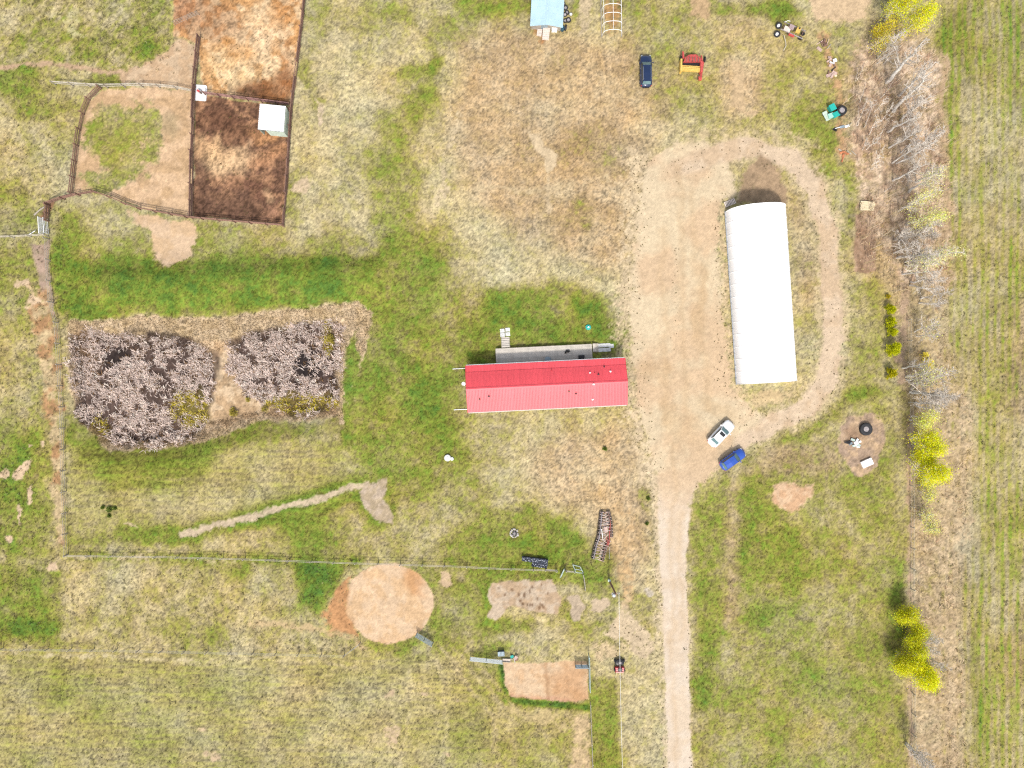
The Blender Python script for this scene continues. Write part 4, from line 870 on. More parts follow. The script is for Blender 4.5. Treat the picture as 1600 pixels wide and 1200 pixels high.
MB().box(0, 0, .4, .8, .72, .8).build("body", M_WHITE, t); MB().box(0, 0, .84, .83, .75, .07).build("lid", M_WHITE, t); MB().box(0, -.39, .82, .2, .03, .05).build("handle", M_STEEL, t)
t = thing("barrel", "dark blue plastic barrel at the south-east corner of the blue-roofed shed", "barrel", *W(879, 43, .8), 0)
MB().lathe([(.26, 0), (.30, .06), (.30, .28), (.32, .31), (.30, .34), (.30, .6), (.32, .63), (.30, .66), (.30, .86), (.25, .9), (.23, .87)], n=18).build("body", mat("dark_blue_plastic", (.03, .09, .13), .45), t, smooth=True)
MB().lathe([(.05, .87), (.05, .91)], (.12, 0, 0), 8).build("bung", M_BLACK, t)

def tyre_mesh(Ro, Ri, wd, lugs=0):
    b = MB().lathe([(Ri, wd * .18), (Ri * 1.06, wd * .05), ((Ro + Ri) / 2, 0), (Ro * .95, wd * .06), (Ro, wd * .22), (Ro, wd * .78), (Ro * .95, wd * .94), ((Ro + Ri) / 2, wd), (Ri * 1.06, wd * .95), (Ri, wd * .82), (Ri * 1.12, wd * .5)], n=28, closed=True)
    for i in range(lugs):
        a = 2 * math.pi * i / lugs
        b.box(Ro * 1.005 * math.cos(a), Ro * 1.005 * math.sin(a), wd * .5, .05, .09, wd * .8, a, .35)
    return b
def tyre(label, px, py, z, Ro, Ri, wd, h=0, rot=(0, 0, 0), lugs=0, group=None, rim=None):
    x, y = W(px, py, h); t = thing("tyre", label, "tyre", x, y, z + ground_z(x, y), 0, group); t.rotation_euler = rot
    tyre_mesh(Ro, Ri, wd, lugs).build("rubber_casing", M_DARK, t, smooth=lugs == 0)
    MB().lathe([(Ri * .98, wd * .2), (Ri * 1.0, wd * .5), (Ri * .98, wd * .8)], n=24).build("bead_ring" if rim is None else "rim", M_GREYM if rim is None else rim, t)
    return t
gt = "old tyres beside the blue-roofed shed"
tyre("black tyre against the blue-roofed shed, cut by the top edge of the picture", 880.5, 5, 0, .34, .2, .22, .3, group=gt)
tyre("grey-sided tyre on end of the stack, northernmost beside the blue-roofed shed", 883.5, 11, .22, .40, .20, .26, .5, (.25, .1, 0), group=gt)
tyre("tyre lying under the white bucket beside the blue-roofed shed", 886, 19, 0, .36, .2, .22, .2, group=gt)
tyre("tyre squeezed between the blue-roofed shed wall and the white bucket", 882.8, 22, 0, .34, .19, .24, .2, (.3, 0, 0), group=gt)
tyre("wide-holed tyre lying tilted at the outer south side of the shed tyre pile", 888.5, 30.5, .05, .40, .22, .24, .3, (.12, -.15, 0), group=gt)
tyre("tyre half hidden by the blue roof edge, south in the pile", 883.3, 32, 0, .34, .19, .22, .2, group=gt)
tyre("large tyre standing upright beside the dark blue barrel", 883, 43.5, .42, .44, .25, .22, .4, (R(84), 0, R(72)), group=gt)
t = thing("bucket", "round white bucket standing among the tyres beside the blue-roofed shed", "bucket", *W(892, 22, .4), 0)
MB().lathe([(.16, 0), (.2, .38), (.22, .4), (.2, .42), (.17, .40), (.14, .03)], n=16).build("body", M_WHITE, t, smooth=True); MB().lathe([(.02, .36), (.18, .37)], n=16).build("lid", M_CONC, t); MB().tube([(-.2, 0, .38), (-.12, .16, .44), (.12, .16, .44), (.2, 0, .38)], .01, 4).build("handle", M_STEEL, t)

# ------------------------------------------------------------------ hoop greenhouse frame
gxx, gyy = W(955.5, 58); t = thing("greenhouse_frame", "bare white hoop greenhouse frame at the top edge", "frame", gxx, gyy, 0, R(1))
GWh, GH, gsp = 1.5, 2.15, 1.32
hp = [(-GWh - .02, 0, 0), (-GWh + .02, 0, .9), (-GWh + .12, 0, 1.5), (-GWh + .42, 0, 1.9), (-.6, 0, 2.08), (0, 0, GH), (.6, 0, 2.08), (GWh - .42, 0, 1.9), (GWh - .12, 0, 1.5), (GWh - .02, 0, .9), (GWh + .02, 0, 0)]
me_h = MB().tube(hp, .04, 6).mesh("hoop", True)
for i in range(7): shared(t, "hoop", me_h, M_WHITE, (0, .1 + i * gsp, 0))
for x, z in [(-GWh + .14, 1.56), (0, GH + .05), (GWh - .14, 1.56)]: MB().tube([(x, 0, z), (x, .2 + 6 * gsp, z)], .03, 6).build("purlin", M_WHITE, t)
for s in (-1, 1): MB().box(s * (GWh + .09), .1 + 3 * gsp, .08, .1, 6 * gsp + .3, .15).build("base_board", M_WOODG, t)
# ------------------------------------------------------------------ cars
def car(label, px, py, h, heading, L, Wd, H, paint, name="car", hatch=False, van=False, sunroof=False, rails=False, paint_dark=None):
    """heading: angle of the nose, degrees anticlockwise from east"""
    x, y = W(px, py, h); t = thing(name, label, "car", x, y, None, R(heading)); hw = Wd / 2
    belt = H * .60; hood = belt - .06
    xs = [-L / 2, -L / 2 + .05, -L / 2 + .18, -L / 2 + .42, -L * .30, 0, L * .20, L * .32, L / 2 - .48, L / 2 - .22, L / 2 - .07, L / 2]
    wd = [.58, .78, .92, .985, 1, 1, 1, .985, .95, .85, .68, .46]
    zt = [belt - .26, belt - .14, belt - .05, belt, belt + .01, belt, belt - .01, hood, hood - .04, hood - .13, hood - .24, hood - .36]
    zb = [.44, .36, .28, .22, .2, .2, .2, .2, .2, .24, .32, .40]
    vs = []; fs = []; n = 11
    for i, X in enumerate(xs):
        w_ = hw * wd[i]; a, c = zb[i], zt[i]; m_ = (a + c) / 2
        sec = [(-w_ * .86, a), (-w_ * .98, a + .10), (-w_, m_), (-w_ * .975, c - .10), (-w_ * .88, c), (0, c + .045), (w_ * .88, c), (w_ * .975, c - .10), (w_, m_), (w_ * .98, a + .10), (w_ * .86, a)]
        vs += [(X, q[0], q[1]) for q in sec]
    for i in range(len(xs) - 1):
        for k in range(n - 1): fs.append((i * n + k, i * n + k + 1, (i + 1) * n + k + 1, (i + 1) * n + k))
        fs.append((i * n + n - 1, i * n, (i + 1) * n, (i + 1) * n + n - 1))
    fs.append(tuple(reversed(range(n)))); fs.append(tuple(range((len(xs) - 1) * n, len(xs) * n)))
    body = MB().add(vs, [tuple(reversed(f)) for f in fs]).build("body", paint, t, smooth=True)
    # cabin
    rb0 = -L / 2 + (.22 if (hatch or van) else .55); rf0 = L * (.26 if van else .22)       # belt line ends
    rr = -L / 2 + (.55 if (hatch or van) else 1.05); rf = L * (.10 if van else .055)         # roof ends
    bw_, rw = hw * .90, hw * .72; zr = H - .03; zb_ = belt - .02
    B = [(rb0, -bw_ * .9, zb_), (rf0, -bw_ * .93, zb_ - .03), (rf0, bw_ * .93, zb_ - .03), (rb0, bw_ * .9, zb_)]
    T = [(rr, -rw * .94, zr - .05), ((rr + rf) / 2, -rw, zr), (rf, -rw * .95, zr - .05), (rf, rw * .95, zr - .05), ((rr + rf) / 2, rw, zr), (rr, rw * .94, zr - .05)]
    mc = ((rr + rf) / 2, 0, zr + .045)
    cab = MB().add(B + T + [mc, (rr, 0, zr - .02), (rf, 0, zr - .02)],
                   [(0, 1, 6, 5, 4), (2, 3, 9, 8, 7), (1, 2, 7, 12, 6), (3, 0, 4, 11, 9), (4, 5, 10, 11), (5, 6, 12, 10), (8, 9, 11, 10), (7, 8, 10, 12)]).build("roof", paint, t, smooth=False)
    def lerp(a, b_, u): return tuple(a[i] + (b_[i] - a[i]) * u for i in range(3))
    def pane(nm, a, b_, c, d, off, m_=M_GLASS, lo=.10, hi=.90, sl_=.06):
        q = [lerp(lerp(a, d, lo), lerp(b_, c, lo), sl_), lerp(lerp(a, d, lo), lerp(b_, c, lo), 1 - sl_), lerp(lerp(a, d, hi), lerp(b_, c, hi), 1 - sl_), lerp(lerp(a, d, hi), lerp(b_, c, hi), sl_)]
        q = [tuple(np.add(p, off)) for p in q]; q2 = [tuple(np.subtract(p, np.array(off) * 2.2)) for p in q]
        return MB().add(q + q2, [(0, 1, 2, 3), (7, 6, 5, 4), (0, 4, 5, 1), (1, 5, 6, 2), (2, 6, 7, 3), (3, 7, 4, 0)]).build(nm, m_, t)
    mg = mat("windscreen_tint", (.10, .17, .18), .15, 0, .15, .8, 0, .6)
    pane("windscreen", B[1], B[2], T[3], T[2], (.02, 0, .03), mg)
    pane("rear_window", B[3], B[0], T[0], T[5], (-.02, 0, .03), mg)
    for s, q in ((-1, (B[0], B[1], T[2], T[0])), (1, (B[2], B[3], T[5], T[3]))):
        pane("side_window", *q, (0, s * .035, .02), M_GLASS, .16, .86, .05)
    if sunroof: MB().box((rr + rf) / 2 + .45, 0, zr + .035, .5, rw * 1.25, .03).build("sunroof", M_BLACK, t)
    if rails:
        for s in (-1, 1): MB().tube([(rr + .15, s * rw * .86, zr + .0), (rr + .3, s * rw * .88, zr + .06), (rf - .35, s * rw * .88, zr + .06), (rf - .2, s * rw * .86, zr)], .022, 6).build("roof_rail", M_STEEL, t)
    # lamps, mirrors, bumpers, grille, wheels
    for s in (-1, 1):
        MB().box(L / 2 - .20, s * hw * .70, hood - .20, .26, .20, .10, s * -.75).build("headlight", mat("headlamp_glass", (.30, .33, .35), .15, 0, .1, 3, 0, .6), t)
        MB().box(-L / 2 + .13, s * hw * .80, belt - .20, .12, .16, .22, s * .7).build("tail_light", mat("red_lens", (.42, .02, .02), .25), t)
        m_ = MB().box(rf0 - .22, s * (hw + .09), belt + .08, .13, .20, .14, 0).build("wing_mirror", paint, t)
        for hx_ in (.35, -.75): MB().box(hx_, s * (hw + .004), belt - .16, .2, .03, .035).build("door_handle", M_STEEL, t)
    MB().box(L / 2 - .02, 0, .46, .10, hw * .86, .2).build("bumper", M_BLACK if van else paint, t)
    MB().box(-L / 2 + .0, 0, .46, .12, hw * 1.05, .2).build("bumper", M_BLACK if van else paint, t)
    MB().box(L / 2 - .03, 0, hood - .34, .06, hw * .8, .12).build("grille", M_BLACK, t)
    MB().tube([(rf0 - .02, -.4, belt + .05), (rf0 - .1, .1, belt + .10)], .012, 4).build("wiper", M_BLACK, t)
    for X in (-L * .30, L * .31):
        for s in (-1, 1):
            w_ = MB().lathe([(.20, -.11), (.31, -.11), (.33, -.07), (.33, .07), (.31, .11), (.20, .11)], (X, s * (hw - .10), .33), 20, True, 'Y').build("wheel", M_DARK, t)
            MB().lathe([(.03, .12 * s), (.10, .10 * s), (.19, .105 * s), (.205, .08 * s)], (X, s * (hw - .10), .33), 16, False, 'Y').build("rim", M_STEEL, w_)
    return t
P_NAVY = mat("navy_car_paint", (.006, .019, .062), .25, .1, .08, 1, 0, .6, coat=.5)
P_WHITE = mat("white_car_paint", (.74, .75, .75), .25, 0, .03, 1, 0, .5, coat=.5)
P_BLUE = mat("blue_car_paint", (.022, .075, .36), .25, .1, .08, 1, 0, .5, coat=.5)
car("dark navy minivan parked on the grass near the red and yellow implement", 1010.2, 108.5, 1.2, 90.5, 4.95, 1.86, 1.72, P_NAVY, "minivan", van=True, rails=True)
car("white car with a dark sunroof parked on the gravel south of the shelter", 1127.6, 677.6, .9, 46, 4.75, 1.86, 1.55, P_WHITE, sunroof=True)
car("bright blue car parked at the grass edge beside the white car", 1145.6, 717.8, .9, 35, 4.25, 1.74, 1.52, P_BLUE, hatch=True)

# ------------------------------------------------------------------ implements
def at_rot(x0, y0, rz):
    c, s_ = math.cos(rz), math.sin(rz)
    def f(px, py, h=0.0):
        x, y = W(px, py, h); dx, dy = x - x0, y - y0
        return dx * c + dy * s_, -dx * s_ + dy * c
    return f
ix, iy = W(1082, 103); t = thing("haybine", "red hay mower with a yellow slatted reel standing on dry grass", "mower", ix, iy, 0, R(-3)); q = at_rot(ix, iy, R(-3))
def quadslab(pts, h0, h1, nm, m_, par=None):
    P = [q(px, py, h1) for px, py in pts][::-1]; return MB().prism(P, h0, h1).build(nm, m_, par or t)
quadslab([(1068, 96.5), (1071, 89), (1077, 85.2), (1088, 85), (1094, 89.5), (1098, 96)], .75, 1.15, "housing", M_IMPR)
quadslab([(1066.5, 101), (1095, 103), (1095, 96.6), (1066.8, 95.6)], .35, .75, "conveyor", M_BLACK)
for i in range(4):
    y_ = 101.6 + i * 2.3; quadslab([(1066, y_), (1094, y_ + 1.9), (1094, y_ + 3.7), (1066, y_ + 1.8)], .55 + .12 * math.sin(i * 1.1), .85 + .14 * math.sin(i * 1.1), "reel_slat", M_IMPY)
quadslab([(1063.6, 91.5), (1066.2, 91.5), (1066, 111), (1063.2, 110.5)], .2, 1.2, "end_plate", M_IMPY)
quadslab([(1094.6, 95.5), (1099, 95.5), (1098, 112), (1094.6, 112)], .2, 1.25, "end_plate", M_IMPR)
quadslab([(1097, 97), (1100.4, 97), (1096.6, 121), (1093.6, 121)], .6, .8, "drawbar", M_IMPR)
quadslab([(1091.5, 119.5), (1097, 119.5), (1096.4, 125), (1092, 125)], .45, .72, "hitch", M_IMPR)
quadslab([(1066.2, 80), (1068.6, 80.4), (1069.6, 91), (1066.6, 91)], .9, 1.15, "side_arm", M_IMPR); quadslab([(1095.5, 86), (1097, 86.5), (1098.5, 96), (1096.6, 96)], .9, 1.15, "side_arm", M_IMPR)
for i in range(5): quadslab([(1073 + i * 4.4, 88.5), (1074 + i * 4.4, 88.5), (1073.6 + i * 4.6, 96), (1072.6 + i * 4.6, 96)], 1.15, 1.22, "housing_rib", M_RUST)
for px, py in [(1064, 92), (1101, 93)]:
    x_, y_ = q(px, py, .4); w_ = MB().lathe([(.22, -.11), (.42, -.1), (.44, 0), (.42, .1), (.22, .11)], (x_, y_, .44), 18, True, 'X').build("wheel", M_DARK, t)
    MB().lathe([(.02, .08), (.21, .1)], (x_, y_, .44), 12, False, 'X').build("rim", M_IMPY, w_)
MB().tube([(*q(1066.4, 81, 1.1), 1.1), (*q(1063.5, 90, .6), .6)], .035, 5).build("linkage", M_RUST, t)

jx, jy = W(1236, 50); t = thing("scrap_cart", "stripped old machine chassis with white-rimmed wheels in the grass", "machine", jx, jy, 0, R(-24)); q = at_rot(jx, jy, R(-24))
for s in (-1, 1): MB().box(.1, s * .62, .62, 3.7, .10, .12).build("frame_rail", M_GREYM, t)
for i in range(6): MB().box(-1.5 + i * .62, 0, .66, .07, 1.24, .07).build("cross_member", M_RUST, t)
MB().box(-.85, -.3, .78, 1.0, .7, .1).build("platform", M_PINKW, t); MB().box(-.35, .22, .80, .75, .7, .22).build("gearbox", mat("dull_pink_metal", (.40, .30, .29), .7, .1, .3, 6), t)
MB().box(.75, .12, .9, .62, .75, .4).build("engine", M_IMPY, t); MB().lathe([(.05, 0), (.12, .02), (.12, .2), (.03, .24)], (.8, .3, 1.1), 10).build("air_cleaner", M_BLACK, t)
MB().box(.15, -.85, .6, .9, .3, .2).build("side_frame", M_IMPR, t)
for x_, y_ in [(1.75, .28), (1.62, -.52)]: MB().lathe([(.1, -.14), (.30, -.13), (.33, 0), (.30, .13), (.1, .14)], (x_, y_, .34), 16, True, 'Y').build("rear_wheel", M_DARK, t)
for px, py, tl in [(1218.5, 38.5, .5), (1216, 52, .4)]:
    x_, y_ = q(px, py, .6); w_ = tyre_mesh(.48, .25, .3).build("front_wheel", M_DARK, t, (x_, y_, .28), smooth=True); w_.rotation_euler = (tl, -.5, 0)
    MB().lathe([(.02, .20), (.1, .24), (.24, .2), (.25, .1)], (0, 0, 0), 16).build("rim", M_WHITE, w_)
MB().tube([(*q(1225, 55, .5), .5), (*q(1228, 66, .5), .45), (*q(1228, 72, .3), .3), (*q(1224, 79, .1), .08)], .06, 6).build("drawbar", M_PALE, t)
MB().tube([(-1.6, .6, .65), (-1.3, .9, .8), (-.9, .95, .85)], .05, 5).build("handle_bar", M_STEEL, t)

def pile(name, label, cat, px, py, items, h=.2, parts=("board", "scrap_plate")):
    """loose heap: items = (px, py, length, width, rot, material, height)"""
    x0, y0 = W(px, py, h); t = thing(name, label, cat, x0, y0)
    for i, (a, b_, L_, w_, r_, m_, z_) in enumerate(items):
        x, y = W(a, b_, h)
        MB().box(x - x0, y - y0, z_ + .05, L_, w_, .05 + .04 * (i % 3), R(r_), rng.uniform(-.12, .12), rng.uniform(-.15, .15)).build(parts[0] if L_ > w_ * 2 else parts[1], m_, t)
    return t
M_PINK = mat("pinkish_tin", (.46, .33, .28), .7, 0, .22, 4); M_ORNG = mat("rust_orange_scrap", (.44, .16, .07), .75, 0, .3, 5)
pile("scrap_heap", "dark red heap of scrap nearest the old machine chassis", "scrap", 1287, 68, [(1281, 66, 1.1, .1, 30, M_PINK, .05), (1288, 67, .8, .4, -40, M_RUST, .1), (1290, 71, .6, .3, 15, M_RUST, .2), (1284, 70, .9, .12, -60, M_RUST, .25), (1293, 66, 1.0, .08, 70, M_PINK, .2), (1296, 72, .9, .1, 50, M_PALE, .05), (1281, 76, .9, .5, -40, M_PINK, .02), (1288, 64, .5, .3, 80, M_RUST, .3)])
pile("scrap_heap", "pinkish heap of broken boards and a white block by the brush", "scrap", 1301, 98, [(1304, 95, .55, .5, 20, M_WHITE, .3), (1296, 94, .9, .25, 35, M_PINK, .1), (1300, 98, .8, .2, -20, M_CONC, .15), (1298, 101, .7, .4, 60, M_PINK, .05), (1304, 102, .7, .2, -70, M_RUST, .1), (1296, 90, .5, .3, 0, M_PINK, .2), (1303, 107, .9, .16, 40, M_BLACK, .05)])
pile("scrap_heap", "salmon coloured heap of tin sheets south of the broken boards", "scrap", 1300, 115, [(1296, 117, .9, .5, 20, M_PINK, .05), (1304, 114, .8, .5, -30, M_PINK, .12), (1300, 119, .7, .3, 60, M_PINK, .2), (1306, 118, .4, .3, 10, M_WOODP, .1), (1295, 113, .5, .2, 80, M_RUST, .1)])
pile("scrap_heap", "bright rust-orange heap of scrap iron at the brush edge", "scrap", 1320, 240, [(1316, 238, .7, .3, 20, M_ORNG, .1), (1321, 239, .8, .25, -35, M_ORNG, .2), (1318, 243, .5, .3, 80, M_ORNG, .1), (1325, 240, .6, .2, 10, M_ORNG, .05), (1317, 249, .8, .2, 75, M_ORNG, .02), (1327, 238, .9, .12, -40, M_PALE, .1), (1334, 239, 1.0, .1, -45, M_PALE, .15), (1313, 234, .5, .2, -30, M_PALE, .05)])
pile("scrap_heap", "black and white poles dropped below the teal bins", "scrap", 1314, 200, [(1304, 201, .6, .3, 25, M_BLACK, .05), (1309, 199.5, .8, .1, 15, M_WHITE, .1), (1316, 198, .7, .35, 10, M_GBLUE, .1), (1324, 197, .7, .35, 15, M_WHITE, .12), (1306, 203, .4, .3, -20, M_BLACK, .05), (1328, 195, .8, .08, 50, M_PALE, .2)])
pile("scrap_heap", "heap of pale teal and white broken panels in the burn area", "scrap", 1333, 691, [(1331, 687, .7, .35, -20, M_PANEL, .15), (1336, 692, .6, .5, 30, M_WHITE, .2), (1340, 695, .6, .4, -40, M_PANEL, .1), (1337, 688, .6, .3, 60, M_WHITE, .25), (1334, 696, .7, .3, 10, M_PANEL, .1), (1342, 690, .4, .3, 20, M_WHITE, .1), (1325, 690, 1.0, .3, 12, M_BLACK, .1), (1322, 692, .9, .2, -15, M_BLACK, .2), (1328, 693, .6, .3, 30, M_GBLUE, .05), (1340, 698, .5, .2, 0, M_WHITE, .02)])

def bin_box(label, px, py, sx, sy, sz, rz, m_, h, name="storage_bin"):
    t = thing(name, label, "bin", *W(px, py, h), None, R(rz))
    b = MB(); b.add([(-sx * .44, -sy * .44, 0), (sx * .44, -sy * .44, 0), (sx * .44, sy * .44, 0), (-sx * .44, sy * .44, 0), (-sx / 2, -sy / 2, sz), (sx / 2, -sy / 2, sz), (sx / 2, sy / 2, sz), (-sx / 2, sy / 2, sz)], [(3, 2, 1, 0), (0, 1, 5, 4), (1, 2, 6, 5), (2, 3, 7, 6), (3, 0, 4, 7)]); b.build("body", m_, t)
    MB().box(0, 0, sz + .03, sx + .06, sy + .06, .06).build("lid", m_, t)
    for s in (-1, 1): MB().box(s * (sx / 2 - .12), 0, sz + .075, .05, sy * .8, .03).build("lid_rib", m_, t)
    return t
bin_box("upper teal bin beside the black tyre at the brush edge", 1301.2, 167.5, .85, .95, .9, 28, M_TEAL, .9)
bin_box("lower teal bin wedged between the black tyre and the mint box", 1306.6, 178.6, .95, .75, .7, 28, M_TEAL, .7)
bin_box("pale mint box next to the lower teal bin", 1298.5, 180.6, .8, .7, .6, 20, mat("mint_plastic", (.30, .55, .46), .5, 0, .1, 3), .6)
t = thing("wooden_board", "pale grey-green sheet of boards left of the mint box", "board", *W(1291.5, 181, .4), None, R(28))
for i in range(4): MB().box(-.28 + i * .19, 0, .36, .175, 1.5, .05).build("plank", M_MINT, t)
for y_ in (-.5, .5): MB().box(0, y_, .17, .7, .09, .32).build("bearer", M_WOODG, t)
tyre("upper tractor tyre of the pair stacked beside the teal bins", 1316.3, 171.8, .42, .74, .42, .4, .8, lugs=20)
tyre("lower tractor tyre of the pair stacked beside the teal bins", 1316.3, 171.8, .0, .74, .42, .4, .8, lugs=20)
tyre("large black tractor tyre lying in the burn area", 1352.6, 670.6, .0, .96, .42, .52, .5, lugs=26)
# white box and lumber
t = thing("white_pallet_box", "small white slatted box lying south of the burn area", "box", *W(1353.6, 723.2, .3), None, R(24))
for i in range(6): MB().box(-.75 + i * .3, 0, .36, .285, 1.05, .04).build("lid_board", M_WHITE, t)
for s in (-1, 1): MB().box(0, s * .5, .17, 1.75, .05, .32).build("side", M_PINKW, t); MB().box(s * .86, 0, .17, .05, .95, .32).build("end", M_PINKW, t)
t = thing("lumber_stack", "stack of pale yellow planks near the brush east of the loop drive", "lumber", *W(1356, 321.5, .5), None, R(-3))
for j in range(2):
    for i in range(6): MB().box(rng.uniform(-.08, .08), -.58 + i * .235, .2 + j * .2, 2.1, .2, .18, rng.uniform(-.02, .02)).build("plank", M_WOODP, t)
for x_ in (-.7, .7): MB().box(x_, 0, .055, .12, 1.4, .1).build("bearer", M_WOODG, t)
t = thing("pallet", "slatted grey pallet lying at the north-west corner of the white shelter", "pallet", *W(1141, 316.5, .3), None, R(22))
for i in range(8): MB().box(-.8 + i * .23, 0, .17, .15, .85, .03).build("slat", M_PINKW, t)
for y_ in (-.36, 0, .36): MB().box(0, y_, .08, 1.8, .1, .14).build("runner", M_WOODG, t)

# ------------------------------------------------------------------ small yard fixtures
t = thing("septic_cap", "round grey tank cap with a smaller pale lid in the lawn", "tank cap", *W(699.5, 715.3), None)
MB().lathe([(.52, 0), (.52, .26), (.47, .3), (.1, .34)], n=24).build("riser", M_CONC, t); MB().lathe([(.12, .335), (.12, .42), (.04, .44)], n=12).build("vent", M_WHITE, t)
MB().lathe([(.28, 0), (.28, .16), (.22, .2)], (.68, -.16, 0), 18).build("side_lid", M_CONC, t)
t = thing("well_cap", "small teal round well cap in the green lawn north of the deck", "well cap", *W(919, 511.5), None)
MB().lathe([(.44, 0), (.44, .18), (.40, .22), (.2, .25)], n=20).build("cover", M_TEAL, t); MB().lathe([(.14, .24), (.14, .5), (.06, .54)], n=12).build("casing_pipe", M_WHITE, t)
t = thing("fire_pit", "ring of pale stones round a blackened fire pit in the lawn", "fire pit", *W(803.5, 833), None)
for i in range(14):
    a = 2 * math.pi * i / 14 + rng.uniform(-.12, .12); r_ = .60 + rng.uniform(-.09, .10)
    st = MB().lathe([(.02, 0), (.14, .02), (.17, .10), (.13, .19), (.03, .22)], (0, 0, 0), 7).build("stone", M_STONE, t, (r_ * math.cos(a), r_ * math.sin(a), 0), a); st.scale = (rng.uniform(.7, 1.25), rng.uniform(.7, 1.3), rng.uniform(.7, 1.2))
MB().lathe([(.46, .015), (.2, .05), (.02, .06)], n=16).build("ash_bed", M_BLACK, t)
for a in (.3, 1.7): MB().tube([(-.3 * math.cos(a), -.3 * math.sin(a), .08), (.3 * math.cos(a), .3 * math.sin(a), .14)], .06, 6).build("log", M_GREYM, t)

# stack of dark posts beside the wire fence
wx_, wy_ = W(835.5, 878.5, .5); t = thing("wood_stack", "long blue-black stack of short logs beside the wire fence", "wood pile", wx_, wy_, None, R(-7))
M_LOG = mat("blue_black_bark", (.050, .058, .080), .85, 0, .5, 7, .3); M_LOGE = mat("log_end", (.36, .38, .42), .85, 0, .25, 8)
me_l = MB().tube([(0, -.34, 0), (0, .34, 0)], .105, 8).mesh("log"); me_e = MB().lathe([(.01, 0), (.085, .0), (.08, .012)], n=8, axis='Y').mesh("log_end")
me_t = MB().lathe([(.01, .012), (.09, .0)], n=7).mesh("log_end")
for row in range(2):
    for i in range(19):
        for j in range(3 if row == 0 else 2):
            if row == 1 and i < 8: continue
            lg = shared(t, "log", me_l, M_LOG, (-1.95 + i * .212 + (j % 2) * .1 + rng.uniform(-.03, .03), .30 - row * .72 + rng.uniform(-.05, .05), .11 + j * .185), (rng.uniform(-.12, .12), rng.uniform(-.1, .1), rng.uniform(-.2, .2)))
    for i in range(26):
        if row == 1 and i < 11: continue
        shared(t, "split_face", me_t, M_LOGE, (-1.95 + i * .155 + rng.uniform(-.05, .05), .26 - row * .7 + rng.uniform(-.26, .26), .62 - row * .17 + rng.uniform(-.03, .03)), (rng.uniform(-.3, .3), rng.uniform(-.3, .3), 0), (rng.uniform(.45, .9), rng.uniform(.5, 1.0), 1))

# disc harrow lying in two gangs
hx2, hy2 = W(943, 838); t = thing("disc_harrow", "long rusty disc harrow parked on brown grass west of the lane", "harrow", hx2, hy2, None)
me_d = MB().lathe([(.02, .08), (.18, .065), (.36, .0), (.37, -.014), (.18, .04), (.02, .05)], n=16, axis='Y').mesh("disc", True)
def gang(pts, n, off, wd=.26):
    P = [np.array(W(*p)) - (hx2, hy2) for p in pts]
    for i in range(n):
        u = i / (n - 1) * (len(P) - 1); k = min(int(u), len(P) - 2); f = u - k; p = P[k] * (1 - f) + P[k + 1] * f; d = P[k + 1] - P[k]; a = math.atan2(d[1], d[0])
        nx, ny = -math.sin(a) * -off, math.cos(a) * -off
        shared(t, "disc", me_d, M_GREYM, (p[0] + nx, p[1] + ny, .30), (rng.uniform(-.1, .1), rng.uniform(-.1, .1), a - math.pi / 2 + .30 * (1 if off > 0 else -1) + rng.uniform(-.08, .08)))
        if i % 2 == 0: MB().box(p[0] + nx * .5, p[1] + ny * .5, .56,   .10, .95, .05, a + rng.uniform(-.1, .1)).build("scraper_bar", M_PINK, t)
    Q = [(p[0] + off * .98 * math.sin(-.0) , p[1], .58) for p in P]
    MB().tube([(p[0] - off * .9, p[1], .62) for p in P], .07, 5).build("gang_beam", M_RUST if off < 0 else M_GREYM, t)
gang([(944.5, 800), (943, 815), (940.5, 838)], 17, .52); gang([(945.5, 800), (949.5, 818), (950, 838)], 17, -.45)
gang([(940, 838), (935, 852), (930.5, 872)], 16, .45); gang([(948, 842), (941, 856), (937, 874)], 15, -.38)
for a_, b_, m_ in [((951.5, 838), (949, 852), M_IMPR), ((951, 838), (953, 812), M_IMPR), ((952, 846), (945, 851), M_IMPR), ((948, 848), (947, 836), M_IMPR), ((951.5, 853), (951, 872), M_PALE), ((939, 825), (941, 840), M_WHITE), ((941, 838), (951, 838), M_RUST), ((940, 822), (951, 822), M_GREYM)]:
    A = np.array(W(*a_)) - (hx2, hy2); B_ = np.array(W(*b_)) - (hx2, hy2); MB().tube([(*A, .7), (*B_, .62)], .05, 5).build("frame_bar", m_, t)
for i in range(46):
    u = i / 45; py_ = 801 + u * 71; cx_ = np.interp(py_, [801, 815, 838, 852, 873], [945, 946, 945.5, 941, 933.5]); wd_ = np.interp(py_, [801, 815, 838, 852, 873], [.5, 1.2, 1.3, 1.05, .8])
    c_ = np.array(W(cx_, py_)) - (hx2, hy2); MB().box(c_[0] + rng.uniform(-.25, .25), c_[1], .60 + rng.uniform(-.08, .12), wd_ * rng.uniform(.35, .9), .055, .05, rng.normal(.1, .3)).build("tine_bar", (M_PINK, M_GREYM, M_PINKW, M_PINKW)[i % 4], t)
MB().box(*(np.array(W(946, 826)) - (hx2, hy2)), .66, .5, .9, .08, .15).build("frame_plate", M_PINK, t)

